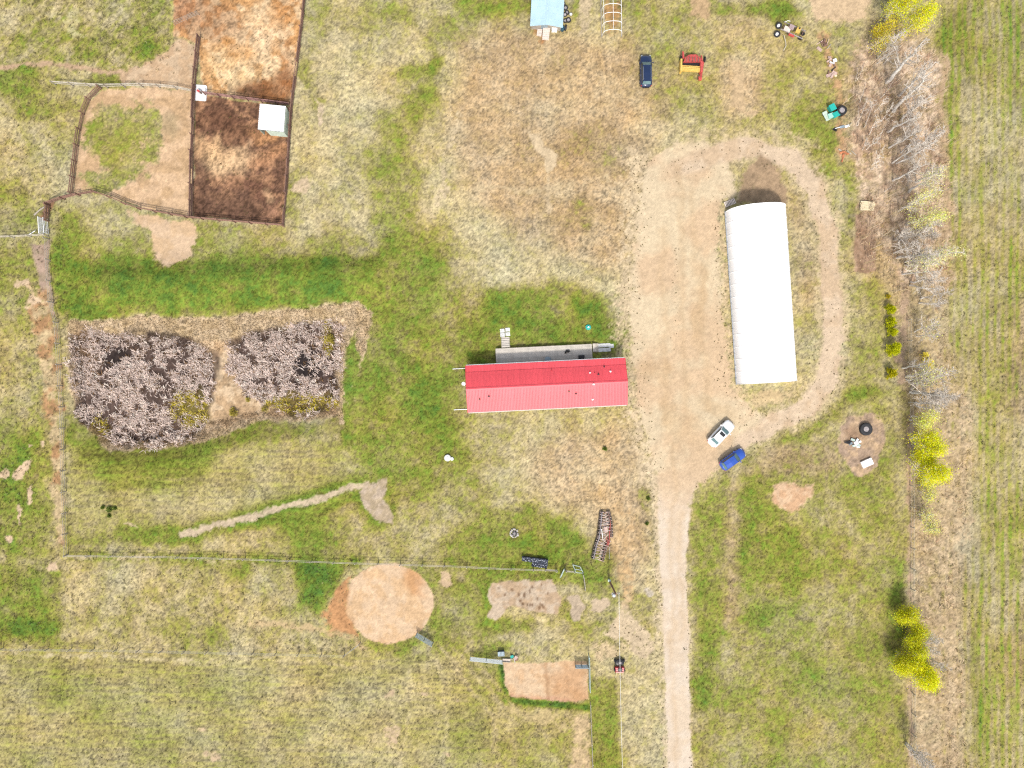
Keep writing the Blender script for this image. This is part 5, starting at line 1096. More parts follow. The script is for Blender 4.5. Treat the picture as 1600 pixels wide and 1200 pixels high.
# riding mower
mx, my = W(968.3, 1040.5, .6); t = thing("riding_mower", "small red and black riding mower under the overhead wire", "mower", mx, my, None, R(90)); t.scale = (1.1, 1.45, 1.1)
MB().add([(-1.0, -.46, .35), (-.15, -.5, .35), (-.15, .5, .35), (-1.0, .46, .35), (-.9, -.40, .72), (-.2, -.46, .78), (-.2, .46, .78), (-.9, .40, .72)], [(0, 3, 2, 1), (4, 5, 6, 7), (0, 1, 5, 4), (1, 2, 6, 5), (2, 3, 7, 6), (3, 0, 4, 7)]).build("rear_fender", mat("mower_red", (.50, .03, .045), .35, 0, .1, 3), t)
for x_ in (-.78, -.5): MB().box(x_, 0, .79, .10, .8, .04).build("fender_stripe", M_PINK, t)
MB().lathe([(.44, .30), (.50, .34), (.50, .42), (.42, .50), (.2, .56)], (.42, 0, 0), 20).build("hood", M_BLACK, t)
MB().lathe([(.02, .62), (.12, .63), (.17, .58), (.17, .54)], (.42, -.05, 0), 14).build("air_filter", M_GREYM, t)
MB().lathe([(.17, -.02), (.2, 0), (.17, .02)], (.02, 0, .98), 16, True).build("steering_wheel", M_BLACK, t); MB().tube([(.02, 0, .96), (.2, 0, .55)], .03, 6).build("steering_column", M_BLACK, t)
MB().box(-.42, 0, .86, .38, .42, .12).build("seat", M_BLACK, t)
for x_, r_, s in [(-.62, .27, 1), (-.62, .27, -1), (.62, .19, 1), (.62, .19, -1)]: MB().lathe([(r_ * .5, -.1), (r_ * .95, -.1), (r_, 0), (r_ * .95, .1), (r_ * .5, .1)], (x_, s * .48, r_), 14, True, 'Y').build("wheel", M_DARK, t)
for s in (-1, 1): MB().tube([(-1.0, s * .35, .4), (-1.75, s * .4, .35)], .025, 5).build("rear_bar", M_WOODP, t)

# concrete waterer pad in the corral fence
x0, y0 = W(313.5, 145.5); t = thing("waterer", "white concrete waterer pad at the corral fence crossing", "waterer", x0, y0, None, R(-4))
cr = []
for cx_, cy_, a0 in [(.72, .95, 0), (-.72, .95, 90), (-.72, -.95, 180), (.72, -.95, 270)]:
    cr += [(cx_ + .28 * math.cos(R(a0 + k * 22.5)), cy_ + .28 * math.sin(R(a0 + k * 22.5))) for k in range(5)]
MB().prism(cr, 0, .16).build("pad", mat("white_concrete", (.62, .61, .60), .8, 0, .08, 3, .2), t)
MB().box(-.05, .05, .42, .62, .42, .5, R(-25)).build("trough", M_CONC, t); MB().box(-.05, .05, .685, .5, .3, .03, R(-25)).build("lid", mat("waterer_red", (.45, .06, .06), .5), t); MB().box(.22, -.12, .5, .22, .2, .5, R(-25)).build("heater_box", M_RUST, t)

# power pole, transformer and wires
px0, py0 = W(951, 905.5); t = thing("power_pole", "dark wooden power pole with a grey transformer near the lane", "pole", px0, py0, None)
MB().tube([(0, 0, 0), (.02, -.02, 3.5), (.04, -.03, 7.4)], [.16, .14, .11], 10).build("pole", M_WOODB, t)
MB().lathe([(.02, 6.3), (.24, 6.3), (.26, 6.4), (.26, 7.1), (.2, 7.2), (.05, 7.25)], (-.22, -.3, 0), 14).build("transformer", mat("transformer_grey", (.50, .53, .56), .45, .2, .06, 2), t)
MB().box(.04, -.03, 6.9, 1.3, .1, .12, R(8)).build("crossarm", M_WOODG, t)
for s in (-1, 1): MB().lathe([(.03, 6.95), (.05, 7.0), (.035, 7.12)], (.04 + s * .5, -.03, 0), 8).build("insulator", M_WHITE, t)
MB().box(-.1, .25, 1.3, .42, .3, .55).build("meter_box", M_PANEL, t)
MB().tube([(.3, .2, 6.8), (1.0, 1.5, .05)], .015, 4).build("guy_wire", M_STEEL, t)
xe, ye = W(973, 1205, 7.0)
pts = []
for i in range(13):
    u = i / 12; pts.append((px0 + .5 + (xe - px0 - .5) * u * 1.15, py0 - .05 + (ye - py0) * u * 1.15, 7.1 - .55 * 4 * u * (1 - u)))
wr = MB().tube(pts, .028, 5).build("power_line", mat("bare_aluminium_cable", (.70, .68, .62), .5, .3, .05, 2)); tag(wr, "pale overhead cable running south from the power pole past the red mower", "cable")
# ------------------------------------------------------------------ fences
def fence(label, pts, spacing, height, levels, m_post, m_rail, post_r=.08, rail_r=.045, wire=False, name="fence", rail_sag=.04, flat=False):
    P = [np.array(W(*p)) for p in pts]; seg = [np.linalg.norm(P[i + 1] - P[i]) for i in range(len(P) - 1)]; tot = sum(seg)
    n = max(1, round(tot / spacing)); st = []
    for i in range(n + 1):
        d = tot * i / n; k = 0
        while k < len(seg) - 1 and d > seg[k]: d -= seg[k]; k += 1
        f = min(d / seg[k], 1); p = P[k] * (1 - f) + P[k + 1] * f; st.append((p[0], p[1], ground_z(*p)))
    o = np.array(st[0]); t = thing(name, label, "fence", *st[0])
    me_post = MB().tube([(0, 0, -.1), (0, 0, height + .12)], [post_r, post_r * .92], 7).mesh("post")
    for s_ in st:
        shared(t, "post", me_post, m_post, tuple(np.array(s_) - o), (rng.uniform(-.03, .03), rng.uniform(-.03, .03), rng.uniform(0, 3)), (1, 1, rng.uniform(.94, 1.06)))
    if wire:
        for z in levels:
            MB().tube([(s_[0] - o[0], s_[1] - o[1], s_[2] - o[2] + z) for s_ in st], rail_r, 4).build("wire", m_rail, t)
    else:
        me_rail = None
        for i in range(n):
            a, b_ = np.array(st[i]) - o, np.array(st[i + 1]) - o; d = b_ - a; L_ = np.linalg.norm(d)
            az = math.atan2(d[1], d[0]); pt = -math.asin(d[2] / L_)
            if me_rail is None: me_rail = (MB().box(.5, 0, 0, 1.02, .04 / 1, rail_r * 2.4) if flat else MB().tube([(-.03, 0, 0), (.5, 0, .004), (1.03, 0, 0)], [rail_r * 1.08, rail_r, rail_r * .9], 6)).mesh("rail")
            off = .07 + post_r
            for z in levels:
                if rng.random() < .03 and len(levels) > 2: continue
                shared(t, "rail", me_rail, m_rail, (a[0] - math.sin(az) * off * .5, a[1] + math.cos(az) * off * .5, a[2] + z + rng.uniform(-rail_sag, rail_sag)), (0, pt + rng.uniform(-.012, .012), az), (L_, 1, 1))
    return t
LV = (.45, .85, 1.25)
fence("pale rail fence along the north side of the grassy corral pen", [(88, 133), (160, 138), (235, 136), (292, 142), (304, 146)], 2.6, 1.35, (.5, 1.0, 1.3), M_WOODG, M_PALE, .09, .05)
fence("curved brown rail fence down the west side of the grassy corral pen", [(159, 139), (136, 162), (126, 205), (119, 260), (114, 303)], 2.4, 1.35, LV, M_WOODB, M_WOODB, .10, .075)
fence("brown rail fence along the south side of the corrals", [(78, 320), (112, 308), (155, 301), (190, 317), (216, 327), (300, 342), (370, 348), (443, 354)], 2.5, 1.35, LV, M_WOODB, M_WOODB, .10, .075)
fence("dark rail fence dividing the grassy pen from the brown corrals", [(313, 60), (308, 110), (305, 150), (302, 240), (301, 341)], 2.5, 1.4, (.4, .75, 1.1, 1.4), M_WOODB, M_WOODB, .10, .075)
fence("reddish rail fence between the two brown corrals", [(322, 149), (380, 157), (455, 166)], 2.4, 1.4, LV, M_WOODB, mat("reddish_rail", (.24, .13, .115), .9, 0, .3, 4, .2, .2), .09, .06)
fence("brown rail fence along the east side of the corrals", [(480, -30), (473, 40), (465, 105), (457, 165), (451, 260), (444, 354)], 2.5, 1.4, LV, M_WOODB, M_WOODB, .10, .075)
fence("leaning tubular panel inside the north corral", [(275, 40), (312, 24)], 1.9, 1.2, (.3, .6, .9, 1.2), M_WOODG, M_WOODG, .035, .022)
M_WIRE = mat("fence_wire", (.42, .41, .39), .5, .4, .1, 4)
fence("long wire and post fence down the west side of the slough", [(77, 374), (80, 430), (84, 478), (93, 508), (99, 620), (103, 740), (107, 866)], 3.2, 1.25, (.4, .8, 1.2), M_WOODG, M_PALE, .085, .03, True)
fence("pale rail fence running west from the white gate", [(-30, 373), (20, 372), (76, 369)], 2.6, 1.25, (.6, 1.2), M_PALE, M_PALE, .09, .05)
fence("brown rail stub joining the white gate to the corral", [(78, 322), (77, 346)], 1.3, 1.3, LV, M_WOODB, M_WOODB, .10, .075)
fence("long pale rail fence south of the slough and lawn", [(107, 867), (260, 869), (400, 873), (560, 879), (700, 883), (800, 888), (868, 890)], 3.4, 1.2, (.55, 1.15), M_PALE, M_PALE, .075, .032)
fence("wire fence with grey posts across the lower meadow", [(-30, 1012), (180, 1014), (400, 1019), (552, 1023), (563, 1004)], 3.6, 1.15, (.4, .75, 1.1), M_WOODG, M_WIRE, .075, .016, True)
fence("wire fence along the west edge of the shelterbelt", [(1417, 500), (1420, 620), (1422, 800), (1423, 1000), (1425, 1210)], 3.2, 1.2, (.4, .8, 1.15), M_PALE, M_PALE, .08, .02, True)
fence("wire fence running south from the pale green panels", [(922, 1097), (924, 1150), (926, 1220)], 3.0, 1.15, (.4, .75, 1.1), M_PALE, M_PALE, .07, .022, True)
fence("short pale rail between the log stack and the leaning green gate", [(852, 889), (870, 890)], 1.8, 1.1, (.6, 1.05), M_PALE, M_PALE, .08, .05)
fence("short grey rail fence west of the ladder-like green panel", [(884, 891), (897, 892)], 1.3, 1.1, (.55, 1.05), M_WOODG, M_PALE, .08, .05)
fence("single pale rail running south from the ladder-like green panel", [(910, 896), (912, 908), (913, 919)], 1.2, 1.1, (1.0,), M_WOODG, M_PALE, .07, .055)

def gate(label, a, b_, height, bars, m_, r_=.035, uprights=2, lean=(0, 0), name="gate", hz=0.0):
    A, B_ = np.array(W(*a)), np.array(W(*b_)); d = B_ - A; L_ = float(np.linalg.norm(d)); az = math.atan2(d[1], d[0])
    t = thing(name, label, "gate", A[0], A[1], ground_z(*A) + hz, az); t.rotation_euler = (lean[0], 0, az)
    for i in range(bars):
        z = .22 + (height - .22) * i / max(bars - 1, 1); MB().tube([(0, 0, z), (L_, 0, z)], r_, 6).build("bar", m_, t)
    for i in range(uprights): MB().tube([(L_ * i / (uprights - 1), 0, .02), (L_ * i / (uprights - 1), 0, height + .04)], r_ * 1.2, 6).build("upright", m_, t)
    return t
gate("white tubular gate standing at the corner below the corral", (68, 342), (69.5, 367), 1.3, 5, M_WHITE, .05, 3)
gate("second white tubular gate, nearest the green grass below the corral", (75.5, 343), (77, 366), 1.25, 4, M_WHITE, .04, 2)
gate("low white frame leaning on the rail fence west of the white gates", (45, 366), (56, 359), .8, 3, M_WHITE, .04, 3, (.6, 0))
gate("blue-grey gate panel swung open at the sand ring", (652, 988), (677, 1003), 1.4, 5, M_GBLUE, .05, 3, (.15, 0))
gate("pale green gate leaning beside the log stack", (883, 888), (877.5, 900), 1.4, 5, M_PANEL, .06, 3, (.25, 0))
gate("long pale panel running west from the sand yard corner", (735, 1026), (785, 1031), 1.6, 6, mat("pale_blue_panel", (.50, .54, .56), .5, .2, .1, 3), .045, 3)
gate("pale green panel along the north part of the sand yard's east side", (919.5, 1022), (920, 1040), 1.6, 6, M_PANEL, .055, 3)
gate("pale green panel along the middle of the sand yard's east side", (920, 1041), (920.6, 1075), 1.6, 6, M_PANEL, .055, 3)
gate("dark blue-grey panel across the north-east corner of the sand yard", (898.5, 1038), (918, 1038), 1.5, 6, M_GBLUE, .06, 3)
t = thing("ladder_panel", "pale green ladder-like panel lying tilted at the end of the rail fence", "panel", *W(895, 882.5, .8), None, 0)
q0 = np.array(W(895, 882.5, .8)); cs = [np.array(W(px, py, z)) - q0 for px, py, z in [(895, 882.5, .8), (906.5, 885.5, .8), (911.5, 895.5, .5), (900, 894.5, .5)]]
for a_, b_ in [(0, 1), (1, 2), (2, 3), (3, 0)]: MB().tube([(*cs[a_], .8 if a_ < 2 else .5), (*cs[b_], .8 if b_ < 2 else .5)], .06, 6).build("frame_tube", M_PANEL, t)
for u in (.55,): MB().tube([(*(cs[0] * (1 - u) + cs[3] * u), .65), (*(cs[1] * (1 - u) + cs[2] * u), .65)], .05, 6).build("rung", M_PANEL, t)
for c_, z in ((cs[0], .8), (cs[1], .8), (cs[2], .5), (cs[3], .5)): MB().tube([(*c_, 0), (*c_, z)], .045, 6).build("leg", M_PANEL, t)
t = thing("blue_crate", "dark blue slatted crate behind the long pale panel", "crate", *W(783, 1022, .6), None, R(4))
for i in range(5): MB().box(-.42 + i * .21, 0, .62, .17, .7, .04).build("slat", M_GBLUE, t)
for s in (-1, 1): MB().box(0, s * .33, .3, 1.0, .05, .58).build("side", mat("dark_navy_board", (.05, .07, .11), .7), t); MB().box(s * .48, 0, .3, .05, .6, .58).build("end", MATS["dark_navy_board"], t)
pile("scrap_heap", "small heap of rusty scrap at the north-west corner of the sand yard", "scrap", 803, 1029, [(800, 1026, .5, .4, 20, M_TEAL, .2), (806, 1027, .6, .5, 50, M_PINK, .3), (804, 1031, .9, .1, 100, M_GREYM, .3), (798, 1030, .7, .1, -10, M_PALE, .1), (807, 1031, .5, .3, 10, M_RUST, .1)])
t = thing("wooden_trough", "low board trough on the sand at the north-west corner of the sand yard", "trough", *W(791, 1032, .2), None, R(-2))
for i in range(3): MB().box(0, -.16 + i * .16, .06, 1.3, .14, .05).build("plank", M_PINKW, t)
for s in (-1, 1): MB().box(0, s * .26, .16, 1.3, .04, .26).build("side", M_PALE, t)
t = thing("log", "weathered grey log lying beside the west fence near the white gate", "log", *W(62, 330), None, R(40))
MB().tube([(-1.0, 0, .12), (0, .06, .14), (1.1, -.04, .11)], [.13, .12, .09], 8).build("bole", M_WOODG, t); MB().tube([(.3, .02, .13), (.6, .4, .2)], [.05, .02], 5).build("stub", M_WOODG, t)

# ------------------------------------------------------------------ trees
M_BIRCH = mat("pale_birch_bark", (.74, .70, .65), .8, 0, .12, 3, .2, .2, (1, 1, 3), dark=(.34, .31, .27))
M_TWIG = mat("pale_grey_twigs", (.58, .52, .45), .9, 0, .2, 3, 0, .2)
M_TWIGB = mat("brown_twigs", (.28, .20, .15), .9, 0, .25, 3, 0, .2)
LEAF = attr_mat("spring_leaf", .6, .3, 4.0, .12, 0, .35)
def tube_np(V, F, pts, rads, n):
    """append a thin tapered tube; V list of arrays, F list of arrays"""
    pts = np.asarray(pts, float); m = len(pts); base = sum(len(v) for v in V)
    d = np.gradient(pts, axis=0); d /= np.linalg.norm(d, axis=1, keepdims=True) + 1e-9
    ref = np.array([1., 0, 0]) if abs(d[0][0]) < .8 else np.array([0, 1., 0])
    u = np.cross(d, ref); u /= np.linalg.norm(u, axis=1, keepdims=True) + 1e-9; w = np.cross(d, u)
    an = np.arange(n) * 2 * np.pi / n
    ring = pts[:, None] + (u[:, None] * np.cos(an)[None, :, None] + w[:, None] * np.sin(an)[None, :, None]) * np.asarray(rads)[:, None, None]
    V.append(ring.reshape(-1, 3)); i = np.arange(m - 1)[:, None] * n + base; k = np.arange(n)[None]; k2 = (k + 1) % n
    F.append(np.stack([i + k, i + k2, i + k2 + n, i + k + n], -1).reshape(-1, 4))
def curve(p0, d0, L_, n, wob, up, g):
    p = np.array(p0, float); d = np.array(d0, float); d /= np.linalg.norm(d); out = [p.copy()]
    for i in range(n):
        d = d + g.normal(0, wob, 3) + np.array([0, 0, up]); d /= np.linalg.norm(d); p = p + d * L_ / n; out.append(p.copy())
    return np.array(out), d
def tree(label, base, top, height=None, leaf=0.0, stems=1, spread=.36, seed=0, name="bare_tree", leafcol=(214, 214, 30), bark=None, twig=None, thick=1.0, leafsize=.13, cat="tree", group=None, z0=.3, nlimb=None, dens=1.25, leaf2=None):
    """base: photo position of the foot; top: photo position of the tip, which fixes the height and lean"""
    g = np.random.default_rng(1000 + seed); x, y = W(*base)
    off = np.array([base[0] - 800, base[1] - 600.0]); dt = np.array([top[0] - base[0], top[1] - base[1]], float)
    if height is None:
        e = float(np.dot(dt, off) / np.dot(off, off)); height = max(2.0, CAM_H * e / (1 + e))
    tx, ty = W(top[0], top[1], height); lean = np.array([tx - x, ty - y]); mlen = np.linalg.norm(lean); lean = lean * min(1, .45 * height / max(mlen, 1e-6))
    t = thing(name, label, cat, x, y, None, 0, group)
    TV, TF, LVs, LF = [], [], [], []; tips = []
    for sidx in range(stems):
        ang = g.uniform(0, 6.28); o0 = np.array([math.cos(ang), math.sin(ang), 0]) * (.12 + .12 * stems if stems > 1 else 0)
        h_ = height * (1 if sidx == 0 else g.uniform(.7, .95)); n = 9
        u = np.linspace(0, 1, n + 1)[:, None]
        sp = np.array([lean[0], lean[1], 0]) * u ** 1.2 + (o0[None] * (1 + u * (1.6 if stems > 1 else 0))) + np.array([0, 0, h_]) * u
        sp[1:-1] += g.normal(0, .012 * h_, (n - 1, 3)) * np.array([1, 1, .2])
        r0 = .0245 * h_ * thick / (1 if stems == 1 else 1.35); rr = r0 * (1 - .86 * u[:, 0] ** .9)
        tube_np(TV, TF, sp, rr, 7)
        nl = nlimb or int((13 if leaf < 1000 else 18) * dens)
        for i in range(nl):
            f = z0 + (1 - z0) * (i + g.uniform(0, 1)) / nl; f = min(f, .985); k = f * n; a = int(k); p = sp[a] * (1 - (k - a)) + sp[min(a + 1, n)] * (k - a)
            az = g.uniform(0, 6.28); L1 = h_ * spread * (1.08 - f) * g.uniform(.7, 1.25) + .25
            d0 = np.array([math.cos(az), math.sin(az), g.uniform(.35, 1.0)]); c1, e1 = curve(p, d0, L1, 5, .13, .06, g)
            tube_np(LVs, LF, c1, np.linspace(.36 * r0 * (1.25 - f) + .02, .018, 6), 4)
            for j in range(int(5 * dens) + 1):
                q_ = g.uniform(.3, 1); pp = c1[min(int(q_ * 5), 5)]; d1 = e1 + g.normal(0, .75, 3) + np.array([0, 0, .2]); L2 = L1 * g.uniform(.25, .55)
                c2, e2 = curve(pp, d1, L2, 3, .2, .04, g); tube_np(LVs, LF, c2, np.linspace(.026, .014, 4) * max(thick, .9), 3); tips.append(c2)
                for k3 in range(2 if leaf < 1000 else 3):
                    c3, e3 = curve(c2[g.integers(1, 4)], e2 + g.normal(0, .8, 3), L2 * g.uniform(.35, .7), 2, .25, .02, g); tube_np(LVs, LF, c3, (.014, .012, .010), 3); tips.append(c3)
    link("trunk", mesh_np("trunk", np.concatenate(TV), None, np.concatenate(TF), smooth=True), bark or M_BIRCH, t)
    link("branches", mesh_np("branches", np.concatenate(LVs), None, np.concatenate(LF)), twig or M_TWIG, t)
    if leaf > 0:
        pts = np.concatenate([c for c in tips]); n = int(leaf * 3.4); P = pts[g.integers(0, len(pts), n)] + g.normal(0, .42, (n, 3))
        s_ = leafsize * g.uniform(.6, 1.3, n)[:, None]; a = g.normal(0, 1, (n, 3)); a /= np.linalg.norm(a, axis=1, keepdims=True); b_ = np.cross(a, g.normal(0, 1, (n, 3))); b_ /= np.linalg.norm(b_, axis=1, keepdims=True) + 1e-9
        V = np.stack([P - a * s_ * .6, P + b_ * s_ * .35, P + a * s_ * .6, P - b_ * s_ * .35], 1).reshape(-1, 3); Q = np.arange(4 * n).reshape(-1, 4)
        col = np.clip(alb(*leafcol)[None] * 2.5, 0, .8) * g.uniform(.6, 1.25, (n, 1)) * (1 + g.normal(0, .10, (n, 3)))
        if leaf2 is not None: mk = g.random(n) < .4; col[mk] = alb(*leaf2) * 2.2 * g.uniform(.75, 1.15, (mk.sum(), 1))
        link("crown", mesh_np("crown", V, None, Q, np.repeat(col, 4, 0)), LEAF, t)
    return t
gb = "bare trees of the shelterbelt"; gy_ = "leafing trees of the shelterbelt"
tree("tallest white-trunked bare birch in the brush, northernmost of the birches", (1386, 128), (1449, 58), None, 0, 1, .26, 1, thick=1.25, group=gb)
tree("wide-crowned bare white tree just south of the tallest birch", (1396, 174), (1456, 112), None, 0, 1, .42, 2, thick=1.25, group=gb)
tree("bare pale tree fourth down the shelterbelt, with a leaning crown", (1386, 206), (1442, 176), None, 0, 1, .3, 3, group=gb)
tree("slim bare tree just above the double-stemmed one", (1389, 231), (1440, 204), None, 0, 1, .28, 4, group=gb)
tree("double-stemmed bare tree leaning east in the brush", (1397, 257), (1456, 226), None, 0, 2, .26, 5, group=gb)
tree("bare tree with faint yellow buds beside the field, north of the planks", (1420, 300), (1474, 262), None, 260, 1, .34, 6, leafcol=(206, 204, 120), group=gb, leafsize=.12)
tree("slender tree with a pale yellow tip level with the plank stack", (1407, 328), (1462, 300), None, 420, 2, .26, 7, leafcol=(210, 208, 110), group=gb, leafsize=.12)
tree("bare tree with a yellowish crown just below the plank stack's row", (1416, 352), (1476, 334), None, 700, 1, .3, 8, leafcol=(208, 206, 110), group=gb, leafsize=.13)
tree("low wide bare bush-like tree beside the garden soil strip", (1400, 378), (1440, 364), None, 0, 3, .42, 9, group=gb)
tree("several-stemmed white tree with a pale green tip east of the garden soil", (1420, 411), (1494, 403), None, 700, 4, .24, 10, leafcol=(206, 206, 130), thick=1.1, group=gb, leafsize=.13)
tree("bare thin tree below the several-stemmed white tree", (1424, 444), (1480, 448), None, 0, 2, .26, 11, group=gb)
tree("leaning bare tree north of the fence corner in the shelterbelt", (1430, 522), (1470, 512), None, 60, 2, .35, 12, leafcol=(200, 196, 90), group=gb)
tree("big bare spreading white tree level with the isolated evergreen shrub", (1425, 606), (1492, 600), None, 0, 5, .36, 13, thick=1.05, group=gb)
tree("bare tree just above the big spreading white tree", (1420, 590), (1478, 584), None, 260, 3, .32, 14, leafcol=(208, 206, 110), group=gb)
tree("pale bare sapling clump at the bottom edge of the shelterbelt", (1419, 1164), (1466, 1206), None, 0, 3, .28, 15, thick=1.1, group=gb)
tree("bare sapling behind the bright yellow tree near the bottom", (1428, 995), (1472, 1012), None, 0, 2, .34, 16, group=gb)
tree("bare sapling among the lower yellow trees, nearest the field", (1436, 1020), (1476, 1040), None, 0, 2, .34, 17, group=gb)
extra = [(1404, 150, 1462, 96, "east of the tallest birch"), (1410, 190, 1464, 152, "right of the wide-crowned tree near the field"), (1412, 240, 1466, 208, "right of the double-stemmed tree near the field"), (1395, 282, 1448, 256, "between the double-stemmed tree and the planks' row"), (1432, 282, 1482, 250, "at the field edge above the planks' row"), (1400, 398, 1462, 384, "just above the several-stemmed white tree"), (1410, 428, 1470, 424, "between the several-stemmed tree and the thin one below it"), (1436, 470, 1482, 464, "alone at the field edge below the thin tree"), (1434, 630, 1484, 634, "just south of the big spreading white tree"), (1410, 575, 1456, 566, "reaching west of the fence by the lone shrub"), (1372, 96, 1418, 58, "in front of the top yellow crowns"), (1430, 365, 1484, 352, "at the field edge below the yellowish crown")]
for i, (a, b_, c, d, wh_) in enumerate(extra):
    tree("fine-twigged bare tree " + wh_, (a, b_), (c, d), None, 0, 1 + i % 3, .32, 200 + i, thick=.85 + .12 * (i % 3), group=gb)
YL = (226, 222, 24)
tree("bright yellow-green tree crown at the top edge of the shelterbelt", (1385, 30), (1440, -14), None, 3200, 2, .36, 20, "leafing_tree", YL, group=gy_, leaf2=(190, 190, 40))
tree("bright yellow tree with a long pale trunk, second from the top edge", (1401, 58), (1458, 12), None, 1600, 1, .30, 21, "leafing_tree", YL, group=gy_)
tree("small olive-yellow tree left of the top yellow crowns", (1368, 55), (1386, 38), None, 900, 2, .4, 22, "leafing_tree", (196, 184, 50), group=gy_)
tree("thin yellow-tipped tree just south of the top yellow crowns", (1366, 84), (1392, 66), None, 500, 2, .4, 23, "leafing_tree", (200, 186, 70), group=gy_)
tree("pale yellow tree just south of the big spreading white tree", (1424, 655), (1466, 660), None, 900, 2, .34, 24, "leafing_tree", (222, 206, 90), group=gy_)
tree("bright yellow tree north of the pair below the burn area's level", (1425, 688), (1464, 694), None, 2600, 2, .42, 25, "leafing_tree", YL, group=gy_)
tree("bright yellow tree in the middle of the three beside the field", (1421, 713), (1446, 720), None, 2300, 2, .46, 26, "leafing_tree", YL, group=gy_)
tree("bright yellow tree, southernmost of the three beside the field", (1423, 733), (1468, 744), None, 2800, 2, .44, 27, "leafing_tree", YL, group=gy_)
tree("faint yellow bush right below the three bright yellow trees", (1432, 762), (1450, 768), None, 700, 3, .5, 28, "leafing_tree", (214, 200, 90), group=gy_)
tree("pale straw-yellow bush farther below the three bright yellow trees", (1434, 808), (1454, 818), None, 600, 3, .5, 29, "leafing_tree", (206, 194, 110), group=gy_)
tree("rounded yellow-green tree, northernmost of the lower yellow clump", (1408, 960), (1426, 972), 3.8, 2600, 2, .50, 30, "leafing_tree", (214, 210, 26), group=gy_, leaf2=(170, 170, 36))
tree("small yellow-green tree east of the rounded one in the lower clump", (1430, 974), (1446, 984), 3.0, 1300, 2, .46, 31, "leafing_tree", (218, 214, 40), group=gy_)
tree("yellow-green tree in the upper middle of the lower yellow clump", (1412, 1000), (1432, 1014), 4.2, 3000, 2, .48, 32, "leafing_tree", (206, 202, 30), group=gy_, leaf2=(168, 168, 34))
tree("yellow-green tree on the west flank of the lower yellow clump", (1398, 1020), (1412, 1036), 4.2, 2800, 2, .46, 33, "leafing_tree", (214, 208, 24), group=gy_, leaf2=(178, 174, 36))
tree("large brightest yellow tree in the lower clump", (1414, 1036), (1440, 1058), 4.8, 4200, 3, .5, 34, "leafing_tree", YL, group=gy_)
tree("bright yellow tree at the south-east end of the lower clump", (1432, 1052), (1458, 1078), 5.0, 3800, 2, .5, 35, "leafing_tree", YL, group=gy_)
# shrubs by the drive: dense evergreens
def shrub(label, px, py, h, r_, n, seed, col=(176, 176, 24), col2=(110, 122, 20), name="evergreen_shrub", group="evergreen shrubs in a row east of the drive", up=1.3):
    g = np.random.default_rng(5000 + seed); r_ *= 1.18; n = int(n * 1.5); x, y = W(px, py, h * .6); t = thing(name, label, "shrub", x, y, None, 0, group)
    b = MB(); b.tube([(0, 0, -.05), (0, 0, h * .75)], [.06, .02], 6); ends = []
    for i in range(34):
        a = g.uniform(0, 6.28); f = g.uniform(.08, 1) ** .7; rr = r_ * (1.02 - .75 * f) * g.uniform(.75, 1.15); e = np.array([rr * math.cos(a), rr * math.sin(a), h * f])
        s0 = np.array([0, 0, h * f * .55]); b.tube([s0, (s0 + e) / 2 + np.array([0, 0, -.03]), e], [.02, .014, .008], 4, False); ends.append((s0, e))
    b.build("stems", M_TWIGB, t); k = g.integers(0, len(ends), n); u = g.uniform(.45, 1.08, n)[:, None]
    S0 = np.array([e[0] for e in ends])[k]; E0 = np.array([e[1] for e in ends])[k]; P = S0 * (1 - u) + E0 * u + g.normal(0, .075 * r_ + .03, (n, 3)); P[:, 2] = np.maximum(P[:, 2], .05)
    d = (E0 - S0) / (np.linalg.norm(E0 - S0, axis=1, keepdims=True) + 1e-9) + g.normal(0, .5, (n, 3)) + np.array([0, 0, .4]); d /= np.linalg.norm(d, axis=1, keepdims=True); w_ = np.cross(d, g.normal(0, 1, (n, 3))); w_ /= np.linalg.norm(w_, axis=1, keepdims=True) + 1e-9
    s_ = g.uniform(.09, .2, n)[:, None]; V = np.stack([P - w_ * s_ * .28, P + w_ * s_ * .28, P + d * s_], 1).reshape(-1, 3); tone = 2.9 * np.where(g.random((n, 1)) < .7, alb(*col)[None], alb(*col2)[None]) * g.uniform(.75, 1.25, (n, 1))
    link("foliage", mesh_np("foliage", V, np.arange(3 * n).reshape(-1, 3), None, np.repeat(tone, 3, 0)), LEAF, t); return t
shrub("tiny evergreen shrub at the north end of the row", 1388, 463, .8, .3, 500, 1, (170, 150, 40))
shrub("evergreen shrub second from the north end of the row", 1393, 483, 1.8, .75, 2600, 2)
shrub("evergreen shrub third from the north end of the row", 1394, 503.5, 1.9, .85, 2800, 3)
shrub("evergreen shrub touching the largest one on its north side", 1395.5, 519, 1.7, .75, 2400, 4)
shrub("largest evergreen shrub in the row", 1397, 543.5, 2.4, 1.2, 4600, 5)
shrub("round evergreen shrub standing apart at the south end of the row", 1393.5, 583.5, 1.9, .85, 3000, 6, (178, 168, 26))
gw = "yellow-green willow bushes round the slough"
for lb, px, py, h, r_, n in [("yellow willow bush between the two reed basins, nearest the meadow", 357, 645, .9, .7, 800), ("small yellow willow bush east of the larger one between the reed basins", 382, 625, .6, .4, 250), ("low yellow willow bush at the north-east corner of the slough", 514, 528, 1.0, .8, 700), ("faint yellow willow bush on the slough's south-east bank", 408, 640, .7, .6, 300)]:
    shrub(lb, px, py, h, r_, n, int(px), (150, 140, 66), (130, 118, 56), "willow_bush", gw)
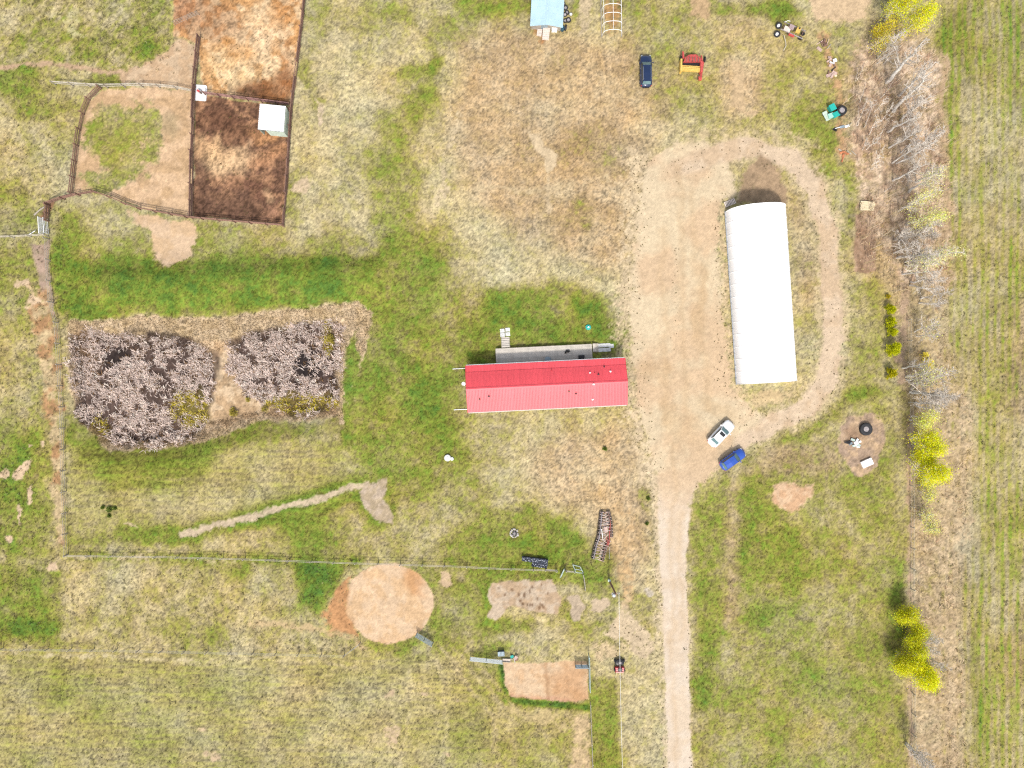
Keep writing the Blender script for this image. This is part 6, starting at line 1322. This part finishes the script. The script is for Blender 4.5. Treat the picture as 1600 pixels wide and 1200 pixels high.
for lb, px, py, h, r_, n in [("thin yellow bush beside the field below the fence corner", 1450, 568, 1.4, 1.1, 700), ("yellow sprout bush just above the thin one beside the field", 1446, 556, 1.0, .7, 350)]:
    shrub(lb, px, py, h, r_, n, int(px), (204, 196, 70), (190, 170, 80), "field_bush", "bushes beside the field")
# dark weed clumps in the meadow
for i, (lb, px, py, r_) in enumerate([("dark green weed clump in the mown meadow, largest of the cluster", 170, 796, .45), ("dark weed clump left of the largest in the meadow cluster", 160, 793, .22), ("dark weed clump right of the largest in the meadow cluster", 179, 794, .25), ("dark weed clump below the largest in the meadow cluster", 170, 806, .22), ("dark green plant on the brown turf south of the house", 945, 701, .28), ("small green tuft at the driveway edge, north of its twin beside the lane", 1013, 779, .24), ("green tuft beside the lane, level with the harrow", 1011, 818, .22)]):
    shrub(lb, px, py, .35 if r_ < .3 else .5, r_, 420, 900 + i, (104, 118, 50), (78, 88, 42), "weed_clump", "dark weed clumps")
# bare saplings in the north brush
sp = [(1343, 160, 1352, 128), (1348, 178, 1362, 146), (1352, 196, 1368, 160), (1358, 210, 1372, 178), (1340, 200, 1352, 170), (1362, 176, 1376, 150), (1366, 225, 1384, 196), (1350, 232, 1366, 204), (1374, 150, 1392, 118), (1376, 190, 1396, 162), (1338, 130, 1350, 104), (1362, 262, 1380, 240), (1380, 100, 1404, 72), (1412, 215, 1436, 192), (1378, 300, 1394, 284)]
wh = ["nearest the teal bins", "just east of the teal bins", "in the middle of the thicket's west edge", "left of the wide-crowned tree", "south-east of the stacked tyres", "below the tallest birch's foot", "south of the wide-crowned tree", "at the thicket edge above the orange scrap", "at the tallest birch's foot", "touching the wide-crowned tree's trunk", "at the thicket's north-west edge", "east of the orange scrap", "between the yellow crowns and the tallest birch", "east of the wide-crowned tree", "north-east of the plank stack"]
for i, (a, b_, c, d) in enumerate(sp):
    tree("thin grey bare sapling in the brush " + wh[i], (a, b_), (c, d), None, 0, 2 if i % 3 else 1, .3, 60 + i, "bare_sapling", thick=.8, group="bare saplings in the brush", nlimb=7, dens=.7, twig=M_TWIG if i % 2 else M_TWIGB, bark=M_TWIG)
